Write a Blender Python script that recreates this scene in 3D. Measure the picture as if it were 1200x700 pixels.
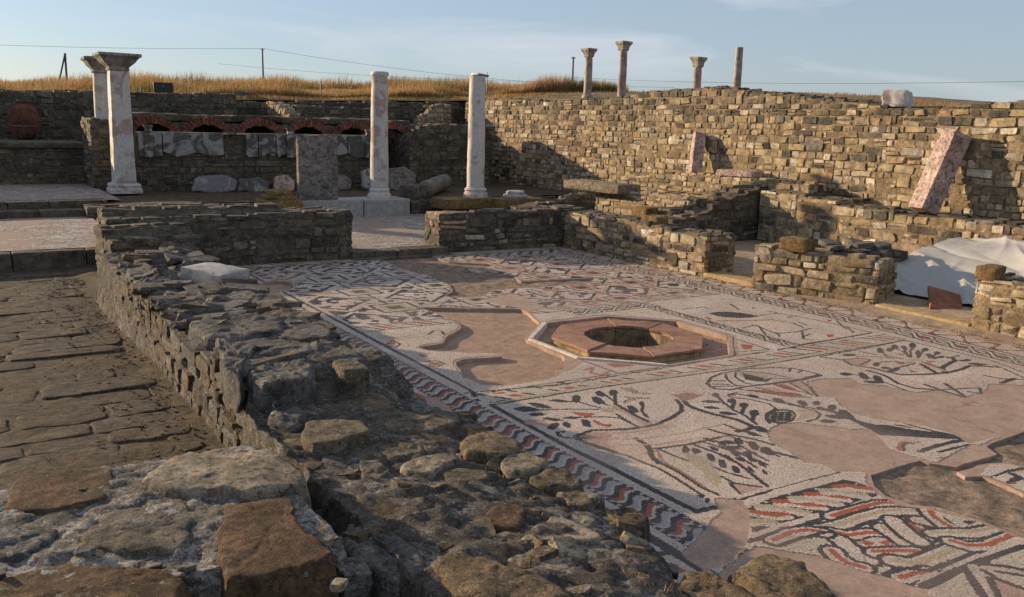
import bpy, bmesh, math, random
import numpy as np
from mathutils import Matrix, Vector, Euler, geometry

for o in list(bpy.data.objects):
    bpy.data.objects.remove(o)
scene = bpy.context.scene
COL = scene.collection

# ------------------------------------------------------------------ camera
YAW, PITCH, ROLL = math.radians(32.5), math.radians(11.0), math.radians(-1.5)
CAM = Vector((0.0, 0.0, 2.5))
cd = bpy.data.cameras.new('camera')
cam = bpy.data.objects.new('camera', cd)
COL.objects.link(cam)
cd.sensor_fit = 'HORIZONTAL'
cd.sensor_width = 36.0
cd.lens = 36.0 * 1040.0 / 1200.0
cd.clip_start = 0.05
cd.clip_end = 3000.0
cam.matrix_world = (Matrix.Translation(CAM) @ Matrix.Rotation(-YAW, 4, 'Z')
                    @ Matrix.Rotation(math.pi / 2 - PITCH, 4, 'X') @ Matrix.Rotation(-ROLL, 4, 'Z'))
scene.camera = cam
CINV = cam.matrix_world.inverted()

# ------------------------------------------------------------------ sky and sun
SUN_TO = Vector((-2.05, 3.3, 1.0)).normalized()
elev = math.asin(SUN_TO.z)
azim = math.atan2(SUN_TO.x, SUN_TO.y)          # clockwise from +Y
world = bpy.data.worlds.new('World')
scene.world = world
world.use_nodes = True
wn, wl = world.node_tree.nodes, world.node_tree.links
wn.clear()
w_out = wn.new('ShaderNodeOutputWorld')
w_bg = wn.new('ShaderNodeBackground')
sky = wn.new('ShaderNodeTexSky')
sky.sky_type = 'NISHITA'
sky.sun_disc = False
sky.sun_elevation = elev
sky.sun_rotation = azim
sky.altitude = 200
sky.air_density = 1.0
sky.dust_density = 0.8
sky.ozone_density = 4.6
w_bg.inputs['Strength'].default_value = 0.088
w_tc = wn.new('ShaderNodeTexCoord')
w_map = wn.new('ShaderNodeMapping')
w_map.inputs['Scale'].default_value = (1.0, 1.4, 7.0)
w_map.inputs['Rotation'].default_value = (0.12, 0.1, 0.5)
w_no = wn.new('ShaderNodeTexNoise')
w_no.inputs['Scale'].default_value = 2.3
w_no.inputs['Detail'].default_value = 7
w_no.inputs['Roughness'].default_value = 0.55
w_no.inputs['Distortion'].default_value = 0.5
w_rmp = wn.new('ShaderNodeValToRGB')
w_rmp.color_ramp.elements[0].position = 0.50
w_rmp.color_ramp.elements[1].position = 0.78
w_mul = wn.new('ShaderNodeMath'); w_mul.operation = 'MULTIPLY'; w_mul.inputs[1].default_value = 0.6
w_mix = wn.new('ShaderNodeMix'); w_mix.data_type = 'RGBA'
w_mix.inputs['B'].default_value = (5.7, 6.0, 6.5, 1)
wl.new(w_tc.outputs['Generated'], w_map.inputs['Vector'])
wl.new(w_map.outputs['Vector'], w_no.inputs['Vector'])
wl.new(w_no.outputs['Fac'], w_rmp.inputs['Fac'])
wl.new(w_rmp.outputs['Color'], w_mul.inputs[0])
w_veil = wn.new('ShaderNodeMath'); w_veil.operation = 'ADD'; w_veil.inputs[1].default_value = 0.40
wl.new(w_mul.outputs['Value'], w_veil.inputs[0])
wl.new(w_veil.outputs['Value'], w_mix.inputs['Factor'])
wl.new(sky.outputs['Color'], w_mix.inputs['A'])
wl.new(w_mix.outputs['Result'], w_bg.inputs['Color'])
wl.new(w_bg.outputs['Background'], w_out.inputs['Surface'])

sd = bpy.data.lights.new('sun', 'SUN')
sun = bpy.data.objects.new('sun', sd)
COL.objects.link(sun)
sd.energy = 5.0
sd.angle = math.radians(0.6)
sd.color = (1.0, 0.77, 0.50)
sun.rotation_euler = SUN_TO.to_track_quat('Z', 'Y').to_euler()

scene.view_settings.view_transform = 'Standard'
scene.view_settings.look = 'None'
scene.view_settings.gamma = 1
scene.view_settings.use_curve_mapping = False
scene.view_settings.exposure = 0.5
scene.render.engine = 'CYCLES'

# ------------------------------------------------------------------ helpers
RNG = random.Random(11)


def hash3(ix, iy, iz, seed):
    h = (ix.astype(np.int64) * 374761393 + iy.astype(np.int64) * 668265263 + iz.astype(np.int64) * 2147483647 + seed * 974634777)
    h = (h ^ (h >> 13)) * 1274126177
    h = h ^ (h >> 16)
    return (h & 0xFFFFF).astype(np.float64) / 0xFFFFF


def vnoise(p, seed=0):
    p = np.asarray(p, float)
    i = np.floor(p).astype(np.int64)
    f = p - i
    f = f * f * (3 - 2 * f)
    r = 0
    for dx in (0, 1):
        wx = f[:, 0] if dx else 1 - f[:, 0]
        for dy in (0, 1):
            wy = f[:, 1] if dy else 1 - f[:, 1]
            for dz in (0, 1):
                wz = f[:, 2] if dz else 1 - f[:, 2]
                r = r + wx * wy * wz * hash3(i[:, 0] + dx, i[:, 1] + dy, i[:, 2] + dz, seed)
    return r * 2 - 1


def fbm(p, scale=1.0, oct=4, seed=0, rough=0.5):
    p = np.asarray(p, float) * scale
    a, r, t = 1.0, 0, 0
    for k in range(oct):
        r = r + a * vnoise(p, seed + 17 * k)
        t += a
        a *= rough
        p = p * 2.03 + 3.1
    return r / t


def fbm1(x, y, z, scale=1.0, oct=3, seed=0):
    return float(fbm(np.array([[x, y, z]]), scale, oct, seed)[0])


def mesh_np(name, v, faces, mat=None, smooth=True, sharp_deg=42):
    me = bpy.data.meshes.new(name)
    me.from_pydata([tuple(q) for q in v], [], [tuple(f) for f in faces])
    if smooth:
        me.polygons.foreach_set('use_smooth', [True] * len(me.polygons))
    if mat:
        me.materials.append(mat)
    me.update()
    if smooth and sharp_deg:
        me.set_sharp_from_angle(angle=math.radians(sharp_deg))
    return me


def quads_np(name, v, q, mat=None, smooth=True):
    """v (N,3), q (M,4) arrays, fast"""
    v = np.asarray(v, np.float32); q = np.asarray(q, np.int32)
    k = q.shape[1]
    me = bpy.data.meshes.new(name)
    me.vertices.add(len(v)); me.vertices.foreach_set('co', v.ravel())
    me.loops.add(q.size); me.loops.foreach_set('vertex_index', q.ravel())
    me.polygons.add(len(q)); me.polygons.foreach_set('loop_start', np.arange(0, q.size, k, dtype=np.int32))
    me.polygons.foreach_set('loop_total', np.full(len(q), k, np.int32))
    if smooth:
        me.polygons.foreach_set('use_smooth', np.ones(len(q), bool))
    if mat:
        me.materials.append(mat)
    me.update(calc_edges=True)
    me.validate()
    return me


def obj(name, me, parent=None, loc=None):
    o = bpy.data.objects.new(name, me)
    COL.objects.link(o)
    if parent is not None:
        o.parent = parent
        p = parent
        off = Vector(p.location)
        if p.parent is not None:
            off = off + Vector(p.parent.location)
        o.location = (Vector(loc) if loc is not None else Vector((0, 0, 0))) - off
    elif loc is not None:
        o.location = loc
    return o


def tag(o, label, cat, group=None):
    o['label'] = label
    o['category'] = cat
    if group:
        o['group'] = group
    return o


def thing(name, label, cat, loc, group=None):
    o = bpy.data.objects.new(name, None)
    COL.objects.link(o)
    o.location = loc
    o.empty_display_size = 0.1
    return tag(o, label, cat, group)


def structure(name, me, label=None):
    o = obj(name, me)
    o['kind'] = 'structure'
    if label:
        o['label'] = label
    return o


# ------------------------------------------------------------------ materials
def ramp(nt, stops, fac):
    r = nt.nodes.new('ShaderNodeValToRGB')
    e = r.color_ramp.elements
    while len(e) > 1:
        e.remove(e[0])
    e[0].position = stops[0][0]; e[0].color = (*stops[0][1], 1)
    for p, c in stops[1:]:
        n = e.new(p); n.color = (*c, 1)
    if fac is not None:
        nt.links.new(fac, r.inputs['Fac'])
    return r.outputs['Color']


def noise(nt, vec, scale, detail=5, rough=0.55, dist=0.0):
    n = nt.nodes.new('ShaderNodeTexNoise')
    n.inputs['Scale'].default_value = scale
    n.inputs['Detail'].default_value = detail
    n.inputs['Roughness'].default_value = rough
    n.inputs['Distortion'].default_value = dist
    nt.links.new(vec, n.inputs['Vector'])
    return n.outputs['Fac']


def mixc(nt, fac, a, b, mode='MIX'):
    m = nt.nodes.new('ShaderNodeMix'); m.data_type = 'RGBA'; m.blend_type = mode
    for key, val in (('Factor', fac), ('A', a), ('B', b)):
        s = m.inputs[key]
        if isinstance(val, bpy.types.NodeSocket):
            nt.links.new(val, s)
        elif isinstance(val, (int, float)):
            s.default_value = val
        else:
            s.default_value = (*val, 1)
    return m.outputs['Result']


def math_n(nt, op, a, b=None, clamp=False):
    m = nt.nodes.new('ShaderNodeMath'); m.operation = op; m.use_clamp = clamp
    for i, val in enumerate((a, b)):
        if val is None:
            continue
        if isinstance(val, bpy.types.NodeSocket):
            nt.links.new(val, m.inputs[i])
        else:
            m.inputs[i].default_value = val
    return m.outputs['Value']


def sharp(nt, fac, lo, hi):
    m = nt.nodes.new('ShaderNodeMapRange')
    m.inputs['From Min'].default_value = lo
    m.inputs['From Max'].default_value = hi
    nt.links.new(fac, m.inputs['Value'])
    return m.outputs['Result']


def base_mat(name, rough=0.9):
    m = bpy.data.materials.new(name)
    m.use_nodes = True
    nt = m.node_tree
    b = nt.nodes['Principled BSDF']
    b.inputs['Roughness'].default_value = rough
    b.inputs['Specular IOR Level'].default_value = 0.25
    g = nt.nodes.new('ShaderNodeNewGeometry')
    return m, nt, b, g


def rand_of(nt, g):
    oi = nt.nodes.new('ShaderNodeObjectInfo')
    s = math_n(nt, 'ADD', oi.outputs['Random'], g.outputs['Random Per Island'])
    return math_n(nt, 'FRACT', s)


def bump(nt, b, h, strength=0.5, dist=0.02):
    n = nt.nodes.new('ShaderNodeBump')
    n.inputs['Strength'].default_value = strength
    n.inputs['Distance'].default_value = dist
    nt.links.new(h, n.inputs['Height'])
    nt.links.new(n.outputs['Normal'], b.inputs['Normal'])


def stone_mat(name, stops, lichen=0.25, grain=14.0, lic_col=(0.42, 0.40, 0.36), dark=0.45, orange=0.0, bstr=0.6, bdist=0.02, flow=None, con=1.0):
    k = lambda v: tuple(1 + (q - 1) * con for q in (v if isinstance(v, tuple) else (v,) * 3))
    m, nt, b, g = base_mat(name)
    pos = g.outputs['Position']
    pos2 = pos
    if flow is not None:
        mp = nt.nodes.new('ShaderNodeMapping')
        mp.inputs['Scale'].default_value = flow
        mp.inputs['Rotation'].default_value = (0.1, 0.15, 0.35)
        nt.links.new(pos, mp.inputs['Vector'])
        pos2 = mp.outputs['Vector']
    c = ramp(nt, stops, rand_of(nt, g))
    n1 = noise(nt, pos, grain * 0.35, 5, 0.6)
    n2 = noise(nt, pos2, grain, 6, 0.7)
    n3 = noise(nt, pos, grain * 5.0, 5, 0.75)
    c = mixc(nt, 1.0, c, ramp(nt, [(0.3, k(dark)), (0.5, k(0.95)), (0.7, k((1.35, 1.31, 1.25)))], n1), 'MULTIPLY')
    c = mixc(nt, 1.0, c, ramp(nt, [(0.34, k(0.5)), (0.5, k(1.0)), (0.66, k(1.35))], n2), 'MULTIPLY')
    c = mixc(nt, 1.0, c, ramp(nt, [(0.34, k(0.6)), (0.5, k(1.0)), (0.66, k(1.35))], n3), 'MULTIPLY')
    if orange > 0:
        # black and rusty growth
        l3 = noise(nt, pos, grain * 1.9, 6, 0.72, 0.4)
        c = mixc(nt, math_n(nt, 'MULTIPLY', sharp(nt, l3, 0.53, 0.60), 0.8), c, (0.03, 0.026, 0.022))
        l2 = noise(nt, pos, grain * 2.6, 5, 0.72, 0.3)
        c = mixc(nt, math_n(nt, 'MULTIPLY', sharp(nt, l2, 0.58, 0.64), orange), c, (0.26, 0.105, 0.03))
    if lichen > 0:
        # pale crust: patches broken up into specks
        l1 = noise(nt, pos, grain * 2.2, 7, 0.8, 0.5)
        big = noise(nt, pos, grain * 0.28, 4, 0.6)
        f = math_n(nt, 'ADD', l1, math_n(nt, 'MULTIPLY', math_n(nt, 'SUBTRACT', big, 0.5), 0.55))
        f = math_n(nt, 'MULTIPLY', sharp(nt, f, 0.66 - lichen * 0.22, 0.72 - lichen * 0.22), min(1.0, 0.35 + lichen))
        c = mixc(nt, f, c, mixc(nt, n3, tuple(v * .6 for v in lic_col), tuple(min(.75, v * 1.35) for v in lic_col)))
    if orange > .2:
        # round lichen rosettes of mixed size
        big_l = noise(nt, pos, grain * .4, 4, .6)
        for sc_, lim, colr in ((grain * 1.7, .20, (.44, .43, .39)), (grain * 3.6, .24, (.50, .49, .46)), (grain * 2.4, .16, (.34, .20, .06))):
            wv = nt.nodes.new('ShaderNodeMix'); wv.data_type = 'VECTOR'; wv.inputs['Factor'].default_value = .03
            nn = nt.nodes.new('ShaderNodeTexNoise'); nn.inputs['Scale'].default_value = grain * 3; nt.links.new(pos, nn.inputs['Vector'])
            nt.links.new(pos, wv.inputs['A']); nt.links.new(nn.outputs['Color'], wv.inputs['B'])
            vo = nt.nodes.new('ShaderNodeTexVoronoi'); vo.inputs['Scale'].default_value = sc_
            nt.links.new(wv.outputs['Result'], vo.inputs['Vector'])
            sp = nt.nodes.new('ShaderNodeSeparateColor'); nt.links.new(vo.outputs['Color'], sp.inputs['Color'])
            f = math_n(nt, 'MULTIPLY', sharp(nt, vo.outputs['Distance'], lim, lim - .06), sharp(nt, sp.outputs[0], .84, .90))
            f = math_n(nt, 'MULTIPLY', f, sharp(nt, big_l, .46, .58))
            c = mixc(nt, math_n(nt, 'MULTIPLY', f, .6), c, colr)
    nt.links.new(c, b.inputs['Base Color'])
    h = math_n(nt, 'ADD', math_n(nt, 'MULTIPLY', n2, 0.7), math_n(nt, 'MULTIPLY', n3, 0.45))
    bump(nt, b, h, bstr, bdist)
    return m


M = {}
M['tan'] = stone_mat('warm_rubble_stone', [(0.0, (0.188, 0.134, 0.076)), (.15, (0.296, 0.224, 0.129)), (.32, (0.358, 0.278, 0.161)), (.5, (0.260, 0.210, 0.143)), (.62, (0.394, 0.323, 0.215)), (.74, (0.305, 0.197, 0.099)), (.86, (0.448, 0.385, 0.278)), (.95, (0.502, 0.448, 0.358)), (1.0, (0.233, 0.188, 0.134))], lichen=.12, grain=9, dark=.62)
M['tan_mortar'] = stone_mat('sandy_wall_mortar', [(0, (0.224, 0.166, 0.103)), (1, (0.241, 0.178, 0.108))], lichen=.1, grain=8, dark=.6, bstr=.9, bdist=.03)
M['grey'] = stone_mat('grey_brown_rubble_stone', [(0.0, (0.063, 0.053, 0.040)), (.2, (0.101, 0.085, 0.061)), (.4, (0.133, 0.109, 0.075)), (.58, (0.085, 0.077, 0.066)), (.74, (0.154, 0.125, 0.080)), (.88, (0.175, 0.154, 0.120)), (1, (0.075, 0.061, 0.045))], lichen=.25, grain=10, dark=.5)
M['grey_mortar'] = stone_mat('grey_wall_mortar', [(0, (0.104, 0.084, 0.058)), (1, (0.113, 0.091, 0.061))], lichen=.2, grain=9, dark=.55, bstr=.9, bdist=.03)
M['schist'] = stone_mat('layered_grey_schist', [(0, (.105, .102, .096)), (.4, (.135, .13, .12)), (.7, (.15, .138, .12)), (1, (.12, .114, .105))], lichen=.3, grain=11, dark=.42, orange=.25, bstr=.9, bdist=.03, flow=(1.0, 3.2, 3.0))
M['fore'] = stone_mat('lichened_brown_stone', [(0, (0.103, 0.076, 0.048)), (.3, (0.138, 0.107, 0.069)), (.55, (0.165, 0.131, 0.089)), (.75, (0.110, 0.079, 0.048)), (1, (0.144, 0.124, 0.096))], lichen=.38, grain=12, lic_col=(0.275, 0.261, 0.234), dark=.5, orange=.35, bstr=1.0, bdist=.03)
M['pale'] = stone_mat('pale_flat_stone', [(0, (0.212, 0.174, 0.123)), (1, (0.246, 0.204, 0.149))], lichen=.22, grain=10, lic_col=(0.340, 0.323, 0.289), dark=.65, orange=.12, bstr=.8)
M['brown'] = stone_mat('dark_brown_block_stone', [(0, (0.106, 0.063, 0.032)), (1, (0.116, 0.070, 0.037))], lichen=.24, grain=13, lic_col=(0.268, 0.253, 0.225), dark=.55, orange=.4, bstr=.9, bdist=.03)
M['fore_mortar'] = stone_mat('crusted_lime_mortar', [(0, (0.110, 0.095, 0.077)), (1, (0.121, 0.104, 0.084))], lichen=.46, grain=13, lic_col=(0.302, 0.288, 0.266), dark=.45, orange=.3, bstr=1.0, bdist=.04)
M['boulder'] = stone_mat('pocked_ochre_boulder', [(0, (0.196, 0.145, 0.083)), (1, (0.217, 0.162, 0.098))], lichen=.32, grain=15, lic_col=(0.326, 0.303, 0.260), dark=.45, orange=.3, bstr=1.0, bdist=.05)
M['mustard'] = stone_mat('ochre_weathered_stone', [(0, (0.195, 0.124, 0.045)), (1, (0.232, 0.150, 0.060))], lichen=.15, grain=14, dark=.5, orange=.4)
M['flag'] = stone_mat('worn_paving_stone', [(0, (0.082, 0.065, 0.046)), (.3, (0.105, 0.082, 0.060)), (.55, (0.089, 0.073, 0.058)), (.8, (0.111, 0.082, 0.053)), (1, (0.073, 0.060, 0.046))], lichen=.12, grain=9, dark=.55, orange=.12, bstr=.8, bdist=.025, flow=(1, 3, 3))
M['dirt'] = stone_mat('packed_brown_dirt', [(0, (0.090, 0.065, 0.040)), (1, (0.090, 0.065, 0.040))], lichen=.1, grain=12, dark=.5, bstr=1, bdist=.02)
M['step'] = stone_mat('dark_step_stone', [(0, (0.095, 0.080, 0.058)), (1, (0.122, 0.102, 0.073))], lichen=.25, grain=8, dark=.5)
M['sill'] = stone_mat('tan_sill_stone', [(0, (.37, .26, .13)), (1, (.42, .30, .155))], lichen=0, grain=7, dark=.7, bstr=.4, con=.6)
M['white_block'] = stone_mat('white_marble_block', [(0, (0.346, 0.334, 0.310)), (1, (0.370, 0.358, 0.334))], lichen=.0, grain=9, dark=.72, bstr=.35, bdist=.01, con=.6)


def marble(name, base, patch, amount, vein=(.23, .19, .17), scale=3.0, grime=.5):
    m, nt, b, g = base_mat(name, .6)
    tc = nt.nodes.new('ShaderNodeTexCoord')
    pos = g.outputs['Position']
    n1 = noise(nt, pos, scale, 6, .6, .9)
    c = mixc(nt, sharp(nt, n1, .62 - amount, .66 - amount * .8), base, patch)
    n2 = noise(nt, pos, scale * 2.2, 7, .62, 1.5)
    v = nt.nodes.new('ShaderNodeMath'); v.operation = 'ABSOLUTE'
    nt.links.new(math_n(nt, 'SUBTRACT', n2, .5), v.inputs[0])
    c = mixc(nt, math_n(nt, 'MULTIPLY', sharp(nt, v.outputs[0], .016, .0), .6), c, vein)
    n3 = noise(nt, pos, scale * 1.4, 6, .75)
    c = mixc(nt, math_n(nt, 'MULTIPLY', sharp(nt, n3, .58, .74), grime), c, (.13, .11, .09))
    n4 = noise(nt, pos, scale * 14, 4, .7)
    c = mixc(nt, 1.0, c, ramp(nt, [(.3, (.72,) * 3), (.55, (1.0,) * 3)], n4), 'MULTIPLY')
    nt.links.new(c, b.inputs['Base Color'])
    bump(nt, b, n4, .35, .01)
    return m


M['marble_col'] = marble('white_pink_marble', (.56, .525, .48), (.40, .30, .24), .12, scale=2.2, grime=.55)
M['marble_col2'] = marble('cream_marble', (.58, .54, .49), (.44, .33, .28), .08, scale=2.6, grime=.65)
M['marble_panel'] = marble('veined_grey_marble', (0.315, 0.306, 0.285), (0.093, 0.085, 0.076), .17, scale=2.4, grime=.9)
M['marble_slab'] = stone_mat('pocked_grey_marble', [(0, (.20, .175, .155)), (1, (.215, .19, .165))], lichen=.3, grain=9, lic_col=(.34, .32, .30), dark=.5, orange=.12, bstr=.7)
M['marble_pink'] = stone_mat('pocked_pink_marble', [(0, (.46, .335, .285)), (1, (.49, .36, .31))], lichen=.25, grain=9, lic_col=(.52, .44, .40), dark=.65, orange=.10, bstr=.8, bdist=.03)
M['marble_purple'] = marble('violet_marble', (0.189, 0.168, 0.182), (0.308, 0.287, 0.280), .08, scale=4, grime=.4)
M['capital'] = stone_mat('grey_carved_stone', [(0, (.26, .235, .19)), (1, (.30, .27, .22))], lichen=.3, grain=8, dark=.45)
M['farcol'] = marble('grey_brown_marble', (0.375, 0.300, 0.250), (0.237, 0.181, 0.150), .15, scale=3, grime=.4)
M['brick'] = stone_mat('red_brick', [(0, (.20, .075, .042)), (.5, (.24, .10, .055)), (1, (.13, .06, .04))], lichen=.12, grain=10, dark=.55)
M['terracotta'] = stone_mat('weathered_terracotta', [(0, (0.192, 0.084, 0.052)), (1, (0.208, 0.092, 0.056))], lichen=.15, grain=5, dark=.55, bstr=.3, con=.6)
M['rimslab'] = stone_mat('red_rim_slab', [(0, (0.276, 0.152, 0.106)), (.5, (0.313, 0.175, 0.124)), (1, (0.248, 0.133, 0.092))], lichen=.12, grain=7, dark=.65, bstr=.5, lic_col=(0.368, 0.304, 0.258), con=.6)
M['rimside'] = stone_mat('yellow_rim_edge', [(0, (.33, .26, .13)), (1, (.35, .28, .14))], lichen=.2, grain=10, dark=.4)
M['basin'] = stone_mat('plaster_basin_wall', [(0, (0.240, 0.171, 0.102)), (1, (0.240, 0.171, 0.102))], lichen=.1, grain=8, dark=.6)
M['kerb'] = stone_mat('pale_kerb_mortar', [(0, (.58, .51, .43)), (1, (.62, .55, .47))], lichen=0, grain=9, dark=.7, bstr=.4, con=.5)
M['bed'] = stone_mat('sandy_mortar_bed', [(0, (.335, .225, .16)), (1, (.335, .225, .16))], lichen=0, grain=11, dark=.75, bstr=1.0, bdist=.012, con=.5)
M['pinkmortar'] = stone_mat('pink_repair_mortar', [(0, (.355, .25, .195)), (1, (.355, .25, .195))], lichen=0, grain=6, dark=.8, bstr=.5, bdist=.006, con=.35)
def crack(m):
    nt = m.node_tree; b = nt.nodes['Principled BSDF']
    c = b.inputs['Base Color'].links[0].from_socket
    g = nt.nodes.new('ShaderNodeNewGeometry'); pos = g.outputs['Position']
    no = nt.nodes.new('ShaderNodeTexNoise'); no.inputs['Scale'].default_value = 3; nt.links.new(pos, no.inputs['Vector'])
    mx = nt.nodes.new('ShaderNodeMix'); mx.data_type = 'VECTOR'; mx.inputs['Factor'].default_value = .22
    nt.links.new(pos, mx.inputs['A']); nt.links.new(no.outputs['Color'], mx.inputs['B'])
    vo = nt.nodes.new('ShaderNodeTexVoronoi'); vo.feature = 'DISTANCE_TO_EDGE'; vo.inputs['Scale'].default_value = 1.1
    nt.links.new(mx.outputs['Result'], vo.inputs['Vector'])
    f = math_n(nt, 'MULTIPLY', sharp(nt, vo.outputs['Distance'], .007, .002), sharp(nt, noise(nt, pos, 1.7, 3), .5, .6))
    c = mixc(nt, math_n(nt, 'MULTIPLY', f, .55), c, (.12, .08, .06))
    st = noise(nt, pos, 2.3, 6, .65, .7)
    c = mixc(nt, math_n(nt, 'MULTIPLY', sharp(nt, st, .5, .68), .4), c, (.22, .165, .12))
    st2 = noise(nt, pos, 4.1, 6, .7, .4)
    c = mixc(nt, math_n(nt, 'MULTIPLY', sharp(nt, st2, .55, .7), .35), c, (.50, .40, .32))
    gr = noise(nt, pos, 130, 3, .7)
    c = mixc(nt, 1.0, c, ramp(nt, [(.3, (.7,) * 3), (.5, (1.0,) * 3), (.7, (1.25,) * 3)], gr), 'MULTIPLY')
    nt.links.new(c, b.inputs['Base Color'])
M['pit_grey'] = stone_mat('coarse_grey_bedding', [(0, (.25, .185, .135)), (1, (.25, .185, .135))], lichen=0, grain=16, dark=.45, bstr=1.0, bdist=.02)
M['sand'] = stone_mat('pale_sandy_ground', [(0, (.33, .25, .165)), (1, (.33, .25, .165))], lichen=0, grain=10, dark=.65, bstr=.8, bdist=.015, con=.6)
M['earth'] = stone_mat('dry_bank_earth', [(0, (.20, .155, .095)), (1, (.20, .155, .095))], lichen=.0, grain=2.5, dark=.5, bstr=.8)

for _k in ('pinkmortar', 'bed', 'sand'):
    crack(M[_k])


def plain(name, col, rough=.7, metal=0.0, var=.2, scale=20):
    m, nt, b, g = base_mat(name, rough)
    n = noise(nt, g.outputs['Position'], scale, 4, .6)
    c = mixc(nt, n, tuple(v * (1 - var) for v in col), tuple(min(1, v * (1 + var)) for v in col))
    nt.links.new(c, b.inputs['Base Color'])
    b.inputs['Metallic'].default_value = metal
    return m


M['metal'] = plain('dull_grey_metal', (.16, .16, .16), .5, .6)
M['wood'] = plain('weathered_pole_wood', (.09, .075, .06), .85)
M['jar'] = stone_mat('dark_terracotta', [(0, (.13, .055, .032)), (1, (.14, .06, .036))], lichen=.1, grain=5, dark=.6, bstr=.3)
M['crust'] = stone_mat('white_crusted_mortar', [(0, (0.162, 0.140, 0.115)), (1, (0.170, 0.149, 0.123))], lichen=.62, grain=12, lic_col=(0.374, 0.365, 0.348), dark=.5, orange=.15, bstr=1.0, bdist=.04)
M['wire'] = plain('dark_wire', (.08, .08, .085), .6)
M['panel_dark'] = plain('dark_panel_face', (.025, .025, .025), .5)
M['sheet'] = plain('white_plastic_sheet', (.37, .36, .345), .7, 0, .15, 2.5)
M['hole'] = plain('dark_hollow', (.02, .018, .015), .95)
_gm, _nt, _b, _g = base_mat('dry_grass', .8)
_oi = ramp(_nt, [(0, (.33, .19, .075)), (.35, (.42, .27, .12)), (.6, (.35, .175, .07)), (.85, (.48, .34, .18)), (1, (.20, .17, .06))], _g.outputs['Random Per Island'])
_n = noise(_nt, _g.outputs['Position'], .35, 4, .6)
_c = mixc(_nt, math_n(_nt, 'MULTIPLY', sharp(_nt, _n, .50, .62), .65), _oi, (.15, .15, .05))
_nt.links.new(_c, _b.inputs['Base Color'])
_tr = _nt.nodes.new('ShaderNodeBsdfTranslucent'); _nt.links.new(_c, _tr.inputs['Color'])
_mx = _nt.nodes.new('ShaderNodeMixShader'); _mx.inputs[0].default_value = .5
_nt.links.new(_b.outputs['BSDF'], _mx.inputs[1]); _nt.links.new(_tr.outputs['BSDF'], _mx.inputs[2])
_nt.links.new(_mx.outputs['Shader'], _nt.nodes['Material Output'].inputs['Surface'])
M['grass'] = _gm
# floors of small tesserae that are too far to tell apart
def fine_mosaic(name, a, bcol, cc):
    m, nt, b, g = base_mat(name, .8)
    pos = g.outputs['Position']
    vo = nt.nodes.new('ShaderNodeTexVoronoi'); vo.inputs['Scale'].default_value = 28
    nt.links.new(pos, vo.inputs['Vector'])
    sep = nt.nodes.new('ShaderNodeSeparateColor'); nt.links.new(vo.outputs['Color'], sep.inputs['Color'])
    n = noise(nt, pos, 3.2, 4, .6, .8)
    f = math_n(nt, 'ADD', math_n(nt, 'MULTIPLY', sep.outputs[0], .3), math_n(nt, 'MULTIPLY', n, 1.0))
    c = ramp(nt, [(.45, a), (.60, a), (.64, bcol), (.72, bcol), (.76, cc)], f)
    n2 = noise(nt, pos, .9, 4, .6)
    c = mixc(nt, sharp(nt, n2, .5, .57), c, (.31, .22, .165))
    nt.links.new(c, b.inputs['Base Color'])
    bump(nt, b, sep.outputs[0], .3, .01)
    return m
M['far_mosaic'] = fine_mosaic('fine_grey_mosaic', (.40, .36, .32), (.13, .125, .125), (.3, .2, .15))

# ------------------------------------------------------------------ stones and masonry
def rock_points(cuts, seed, rnd, amp, nscale=1.7):
    bm = bmesh.new()
    bmesh.ops.create_cube(bm, size=1.0)
    if cuts:
        bmesh.ops.subdivide_edges(bm, edges=bm.edges[:], cuts=cuts, use_grid_fill=True)
    v = np.array([q.co[:] for q in bm.verts])
    f = [tuple(q.index for q in face.verts) for face in bm.faces]
    bm.free()
    n = v / np.linalg.norm(v, axis=1)[:, None]
    r = v * (1 - rnd) + n * 0.62 * rnd
    d = np.stack([fbm(v + seed * 7.7, nscale, 3, seed + k * 31, .62) for k in range(3)], 1)
    r = r + d * amp
    r -= (r.max(0) + r.min(0)) / 2
    r /= (r.max(0) - r.min(0))
    return r, f


ROCKS = {}
for kind, cuts, rnd, amp, cnt in (('rub', 1, .14, .17, 20), ('det', 3, .19, .14, 18), ('ash', 1, .07, .06, 8), ('flat', 3, .22, .15, 14)):
    ROCKS[kind] = [rock_points(cuts, 5 + 13 * i, rnd * (0.8 + .4 * ((i * 37) % 10) / 10), amp) for i in range(cnt)]
_rock_me = {}


def rock_mesh(kind, i, mat):
    key = (kind, i, mat)
    if key not in _rock_me:
        v, f = ROCKS[kind][i]
        _rock_me[key] = mesh_np('stone', v, f, M[mat], True, 60 if kind in ('flat', 'det') else 42)
    return _rock_me[key]


def in_view(p, margin=0.12):
    q = CINV @ Vector(p)
    if q.z > -0.1:
        return False
    u = q.x / -q.z * 1040 / 600
    w = q.y / -q.z * 1040 / 350
    return abs(u) < 1 + margin and abs(w) < 1 + margin


def place(lst, kind, mat, pos, ang, size, rng, tilt=.06, normal=None):
    i = rng.randrange(len(ROCKS[kind]))
    rot = Euler((rng.gauss(0, tilt), rng.gauss(0, tilt), ang + rng.gauss(0, tilt * .6)), 'XYZ').to_matrix().to_4x4()
    flip = Matrix.Diagonal((rng.choice((-1, 1)), 1, 1, 1))
    fz = Matrix.Rotation(rng.choice((0, math.pi)), 4, 'Z')
    m = Matrix.Translation(pos) @ rot @ fz @ Matrix.Diagonal((size[0], size[1], size[2], 1))
    vis = in_view(pos)
    d = (Vector(pos) - CAM)
    if normal is not None and d.x * normal[0] + d.y * normal[1] > 0:
        vis = False
    score = (max(size[0], size[1]) * size[2] + .3 * size[0] * size[1]) / d.length_squared if vis else -d.length
    lst.append((score, kind, i, mat, m, vis))


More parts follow.
